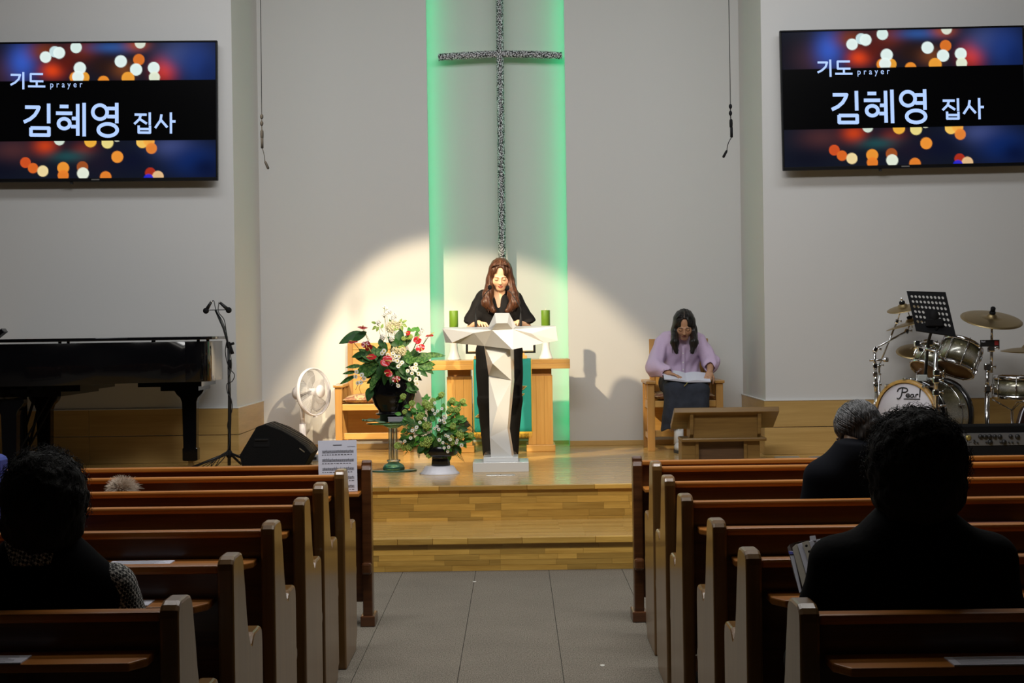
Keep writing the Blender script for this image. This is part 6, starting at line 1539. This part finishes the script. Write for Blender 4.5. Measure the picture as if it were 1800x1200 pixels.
# ------------------------------------------------------------------ people in the pews, seen from behind
def curl_hair(S, c, r, amp, f, seed):
    S.ell(c, r, .03)
    return S
def sitter(name, label, loc, head_c, head_r, sh_w, sh_z, hip_z, cloth, hairm, skin, lean=0, curls=0, hairfn=None, tilt=(0,0), sleeve=None, collar=None, nod=15, armw=None):
    t = thing('person', label, 'person', loc)
    hc = Vector(head_c); HM = Matrix.Translation(hc) @ Matrix.Rotation(R(180+tilt[0]), 4, 'Z') @ Matrix.Rotation(R(tilt[1]), 4, 'Y') @ Matrix.Rotation(R(nod), 4, 'X')
    S = Solid((-.42,-.2,0), (.42,.72,1.32), .007)
    head(S, HM)
    S.cap((0,0,sh_z+.01), hc+Vector((0,-.015,-.06)), .055, .055, .02); S.ell((0,.02,sh_z-.17), (.15,.10,.18), .04); S.ell((0,.03,hip_z+.10), (.165,.115,.14), .05); S.cap((-sh_w*.7,.01,sh_z-.09), (sh_w*.7,.01,sh_z-.09), .040, .040, .05)
    arms = []
    for s in (-1, 1):
        sh = Vector((s*sh_w*.78,.02,sh_z-.095)); el = Vector((s*(sh_w+.01),.06,sh_z-.33)); wr = Vector((s*.13,.30,sh_z-.36)); arms.append((sh, el, wr))
        S.cap(sh, el, .046, .038, .03); S.cap(el, wr, .038, .026, .02); hand(S, wr, (-s*.4,.9,-.05), (0,0,-1), s, .6)
        kn = Vector((s*.11,.46,hip_z+.05)); S.cap((s*.09,.05,hip_z+.07), kn, .085, .06, .04); S.cap(kn, (s*.11,.50,.10), .055, .037, .03); S.cap((s*.11,.49,.05), (s*.11,.60,.035), .035, .028, .02)
    S.obj('body', MSKIN, t, facecol(HM, skin, (.3,.1,.08), (.03,.02,.02)))
    B = Solid((-.44,-.22,hip_z-.06), (.44,.50,1.16), .008)
    B.ell((0,.02,sh_z-.19), (.182,.128,.23), .05); B.ell((0,.03,hip_z+.12), (.20,.14,.17), .05); B.cap((-sh_w*.70,.01,sh_z-.10), (0,.0,sh_z-.035), .062, .075, .06); B.cap((sh_w*.70,.01,sh_z-.10), (0,.0,sh_z-.035), .062, .075, .06); B.cap((0,0,sh_z-.02), (0,0,sh_z+.035), .085, .068, .03, flat=True)
    if sleeve is None:
        for sh, el, wr in arms: B.cap(sh, el, .068, .060, .04); B.cap(el, el.lerp(wr, .85), .058, .045, .02, flat=True)
    B.warp(lambda X, Y, Z: .004*np.sin(X*26+Z*18)*np.sin(Z*24-X*12))
    B.obj('jacket' if sleeve is None else 'vest', cloth, t)
    if sleeve is not None:
        for sh, el, wr in arms:
            V = Solid((-.44,-.2,.3), (.44,.5,1.1), .008); V.cap(sh, el, .062, .064, .03); V.cap(el, el.lerp(wr, .8), .06, .05, .02, flat=True); V.obj('sleeve', sleeve, t)
        V = Solid((-.15,-.15,sh_z-.08), (.15,.15,sh_z+.12), .006); V.cap((0,-.005,sh_z-.03), (0,-.0,sh_z+.055), .098, .078, .01, flat=True); V.cap((0,0,sh_z-.0), (0,0,sh_z+.09), .074, .066, .004, op='sub', flat=True); V.obj('collar', collar or sleeve, t)
    L_ = Solid((-.30,-.18,0.02), (.30,.66,hip_z+.24), .009)
    L_.ell((0,.03,hip_z+.08), (.19,.14,.10), .04)
    for s in (-1, 1): L_.cap((s*.095,.05,hip_z+.07), (s*.11,.46,hip_z+.05), .10, .075, .04); L_.cap((s*.11,.46,hip_z+.05), (s*.11,.50,.08), .072, .055, .03, flat=True)
    L_.obj('trousers', MBT, t)
    for s in (-1, 1): G().ball((s*.11,.56,.035), (.045,.13,.038), 12, 7).obj('shoe', MBLK, t)
    A_ = Solid(hc-Vector((.22,.24,.26)), hc+Vector((.22,.24,.24)), .006)
    A_.M = Matrix.Translation(hc)
    hairfn(A_, HM)
    A_.obj('hair', hairm, t)
    if curls:
        ss_ = []; rng = random.Random(len(label))
        for k in range(curls):
            d = Vector((rng.gauss(0,1), rng.gauss(0,1), rng.gauss(.2,1))).normalized()
            if d.y > .35 and d.z < .3: continue
            p = hc + Vector((d.x*head_r[0], d.y*head_r[1], d.z*head_r[2]))*.97 + Vector((0,-.01,.02)); u = d.orthogonal().normalized(); v = d.cross(u); r_ = rng.uniform(.010,.018); ph = rng.uniform(0,6)
            ss_.append([p + d*(.004+.022*i/9*rng.uniform(.6,1)) + (u*math.cos(ph+i*.8)+v*math.sin(ph+i*.8))*r_*(1-.4*i/9) for i in range(10)])
        strands('curls', hairm, t, ss_, .0009)
    return t
MNAVY = mat('near_black_coat', (.005,.005,.006), .9, spec=.15, bump=.2, bscale=30); MVEST = mat('black_vest', (.003,.003,.004), .95, spec=.1)
MHB = hair_mat('curly_black_hair', (.003,.0026,.0026), (.008,.007,.006), .75); MHG = hair_mat('grey_hair', (.016,.017,.019), (.20,.205,.215), .5)
def hound():
    m, nt, p = newmat('houndstooth'); N = nt.nodes; L = nt.links; tc = N.new('ShaderNodeTexCoord'); mp = N.new('ShaderNodeMapping'); mp.inputs['Rotation'].default_value = (R(20),R(38),R(10))
    ck = N.new('ShaderNodeTexChecker'); ck.inputs['Scale'].default_value = 140; ck.inputs['Color1'].default_value = (.01,.01,.011,1); ck.inputs['Color2'].default_value = (.75,.74,.70,1)
    wv = N.new('ShaderNodeTexWave'); wv.inputs['Scale'].default_value = 34; wv.bands_direction = 'DIAGONAL'; mx = N.new('ShaderNodeMix'); mx.data_type = 'RGBA'; mx.blend_type = 'MULTIPLY'; mx.inputs[0].default_value = .75
    L.new(tc.outputs['Object'], mp.inputs[0]); L.new(mp.outputs[0], ck.inputs[0]); L.new(tc.outputs['Object'], wv.inputs[0]); L.new(ck.outputs[0], mx.inputs[6]); L.new(wv.outputs[0], mx.inputs[7]); L.new(mx.outputs[2], p.inputs['Base Color']); p.inputs['Roughness'].default_value = .85; return m
MHOU = hound()
def nz(X, Y, Z, f): return np.sin(X*f+1.3*np.sin(Y*f*.7))*np.sin(Y*f*1.1+2+np.sin(Z*f*.8))*np.sin(Z*f*.9+1+np.sin(X*f*.6))
def bouffant(r, dz=0.0, low=-.10):
    def fn(A, HM):
        A.ell((0,-.012,.022+dz), r, .03); A.ell((0,-.03,-.055+dz), (r[0]*.86, r[1]*.8, r[2]*.62), .04)
        A.ell((0,.115,-.06), (.06,.07,.085), .02, op='sub')
        A.warp(lambda X, Y, Z: .006*nz(X, Y, Z, 55) + .004*nz(X+.1, Y, Z, 120))
    return fn
# left, in houndstooth sleeves
yl = PL[0]+.27; ps = FPX/yl
hz = lambda py, px: W(px, py, yl).z
x_l = W(80, 900, yl).x
sitter('l', 'woman with dark curls, black vest and houndstooth sleeves, seen from behind', (x_l-.012, yl, 0), (.012,.0,hz(888,80)), (.10,.108,.115), .215, hz(968,80), .44, MVEST, MHB, (.36,.22,.14), curls=650,
       hairfn=bouffant((.104,.112,.113)), tilt=(-28,0), sleeve=MHOU, nod=12)
# right, in black, holding a book
yr = PR[0]+.27; hzr = lambda py: W(1612, py, yr).z
sitter('r', 'woman with full dark curls in black coat holding an open bible, from behind', (W(1607, 900, yr).x, yr, 0), (.004,.0,hzr(826)), (.114,.118,.122), .225, hzr(920), .44, MNAVY, MHB, (.36,.22,.14), curls=750,
       hairfn=bouffant((.116,.124,.124)), tilt=(0,0), nod=18)
# grey-haired man
ym = PR[3-1]+.30-.0
ym = 6.02+.28
def short_hair(A, HM):
    A.ell((0,.012,.045), (.083,.103,.088), .02, M=HM); A.ell((0,.055,-.012), (.070,.062,.060), .03, M=HM)
    A.ell((0,-.10,-.03), (.075,.065,.085), .01, op='sub', M=HM)
    for s in (-1, 1): A.ell((s*.078,-.005,-.03), (.022,.028,.045), .008, op='sub', M=HM)
    A.warp(lambda X, Y, Z: .004*nz(X, Y, Z, 90))
mn = sitter('m', 'man with short grey hair in dark jacket in a pew, seen from behind', (W(1506, 860, ym).x, ym, 0), (W(1517, 757, ym).x-W(1506, 860, ym).x,.06,W(1517, 757, ym).z-.02), (.09,.1,.1), .165, W(1490, 797, ym).z-.0, .44, mat('dark_navy_jacket', (.005,.006,.010), .9, spec=.15), MHG, (.30,.18,.11), curls=0,
       hairfn=short_hair, tilt=(34,8), nod=20)
ss_ = []; hcm = Vector((W(1517, 757, ym).x-W(1506, 860, ym).x, .06, W(1517, 757, ym).z-.02)); rng = random.Random(5)
HMm = Matrix.Translation(hcm) @ Matrix.Rotation(R(194), 4, 'Z') @ Matrix.Rotation(R(8), 4, 'Y') @ Matrix.Rotation(R(20), 4, 'X')
for k in range(420):
    a = rng.uniform(0, 2*PI); z = rng.uniform(-.1, 1); cr_ = math.sqrt(max(0, 1-z*z)); d = Vector((cr_*math.cos(a), cr_*math.sin(a), z))
    if d.y < -.55 and z < .3: continue
    pts = []; ph = rng.uniform(-.4, .4)
    for i in range(6):
        e = (d + Vector((ph*i*.05, .10*i, -.09*i))).normalized(); pts.append(HMm @ (Vector((e.x*.085, e.y*.105+.012, e.z*.09+.045))*(1+.012*math.sin(i))))
    ss_.append(pts)
strands('hair_strands', hair_mat('silver_strands', (.06,.06,.065), (.42,.425,.44), .5), mn, ss_, .0013)
# the open zipped bible in the right woman's hand
yb_ = 4.12; bb = W(1424, 1000, yb_)
bk = thing('bible', 'open thick bible in dark zipped case held by the curly-haired woman in black', 'book', bb)
q = lambda x, y, d=0: W(x, y, yb_+d) - bb
def slab(name, pts, th, m, dy0):
    g = G(); n_ = len(pts); P = [q(x, y, d+(1054-y)/110*.17) for x, y, d in pts]; Q = [p+Vector((th*.55, th*.8, -th*.1)) for p in P]
    g.add(P+Q, [tuple(range(n_))[::-1], tuple(range(n_, 2*n_))] + [(i, (i+1)%n_, n_+(i+1)%n_, n_+i) for i in range(n_)]); return g.obj(name, m, bk, bev=.002)
MBRC = mat('brown_case', (.055,.025,.018), .5); MPE = mat('page_edge', (.50,.46,.38), .8)
slab('case', [(1384,962,0),(1388,956,0),(1402,952,.02),(1450,944,.10),(1480,960,.12),(1455,1050,.06),(1418,1054,0),(1408,1046,0),(1396,1012,0)], .008, MBRC, 0)
slab('flap_page', [(1386.5,968,-.004),(1394,968,-.004),(1409,1040,-.004),(1405,1042,-.004)], .003, MPAPER, 0)
slab('page_block', [(1392,962,-.012),(1400,955,-.012),(1428,1050,-.012),(1416,1054,-.012)], .02, MPE, 0)
slab('page_block', [(1401,956,-.016),(1420,950,-.010),(1446,1030,-.006),(1429,1050,-.016)], .02, MPAPER, 0)
slab('thumb_index', [(1409,953,-.020),(1421,950,-.018),(1438,1002,-.016),(1428,1008,-.020)], .004, MPE, 0)
slab('right_page', [(1420,951,-.012),(1456,944,.03),(1480,962,.05),(1446,1030,-.008)], .012, MPAPER, 0)
slab('tab', [(1423,942,-.002),(1433,941,-.002),(1435,950,-.002),(1424,951,-.002)], .002, MPAPER, 0)
slab('blue_bookmark', [(1385.5,968,-.006),(1393,969,-.006),(1394.5,974,-.006),(1387,974,-.006)], .001, mat('blue_print', (.04,.05,.50), .6), 0)
g = G()
for k in range(4): p = q(1417.5+k*5.0, 959+k*10, -.024); g.ball(p, (.0035,.002,.0035), 8, 5)
g.obj('index_notches', mat('notch_grey', (.16,.15,.15), .8), bk, kind='stuff')
g = G()
for k in range(7): g.tube([q(1432+k*1.6, 955+k*6.5, -.006), q(1447+k*.5, 952+k*6.5, .010)], .0012, 4)
g.obj('printed_lines', mat('grey_lines', (.3,.3,.34), .8), bk, kind='stuff')
# pale fluffy fur showing above a pew
yf2 = PL[4]+.16
ft = thing('fur_hat', 'pale fluffy fur tuft rising above a pew back, left of the aisle', 'hat', (W(215, 858, yf2).x, yf2, 0.435))
fc = W(215, 861, yf2) - Vector(ft.location)
G().lathe([(.06,0),(.085,.1),(.07,.26),(.045,fc.z+.0),(.035,fc.z+.022),(0,fc.z+.026)], 20, Matrix.Translation((fc.x,0,0))).obj('crown', mat('pale_fur_base', (.36,.28,.21), .9), ft)
ss_ = []; rng = random.Random(3)
for k in range(1500):
    a = rng.uniform(0, 2*PI); z = rng.uniform(-.3, 1); c_ = math.sqrt(1-z*z); d = Vector((c_*math.cos(a), c_*math.sin(a), z)); p = fc + Vector((d.x*.040, d.y*.04, d.z*.032)); l = rng.uniform(.012,.03); e = d + Vector((rng.gauss(0,.3), rng.gauss(0,.3), .35))
    ss_.append([p, p+e*l*.5, p+e*l+Vector((0,0,-.006))])
strands('fur', mat('pale_fur', (.66,.56,.46), .9), ft, ss_, .0011, 3)
# blue cap at the frame edge beyond the curly-haired woman
yc_ = PL[2]+.25; cb2 = thing('blue_bag', 'small blue bag corner at the frame edge beyond the houndstooth sleeves', 'bag', (W(-8, 840, yc_).x, yc_, .436))
q = lambda x, y: W(x, y, yc_) - Vector(cb2.location)
P = [q(-40,795), q(-4,799), (q(4,803)), q(7,808), Vector((q(-2,850).x,0,.001)), Vector((q(-40,850).x,0,.001))]
G().prism([(p.z, p.x) for p in P], 'y', -.05, .05).obj('body', mat('blue_nylon', (.03,.06,.38), .5), cb2, bev=.01)
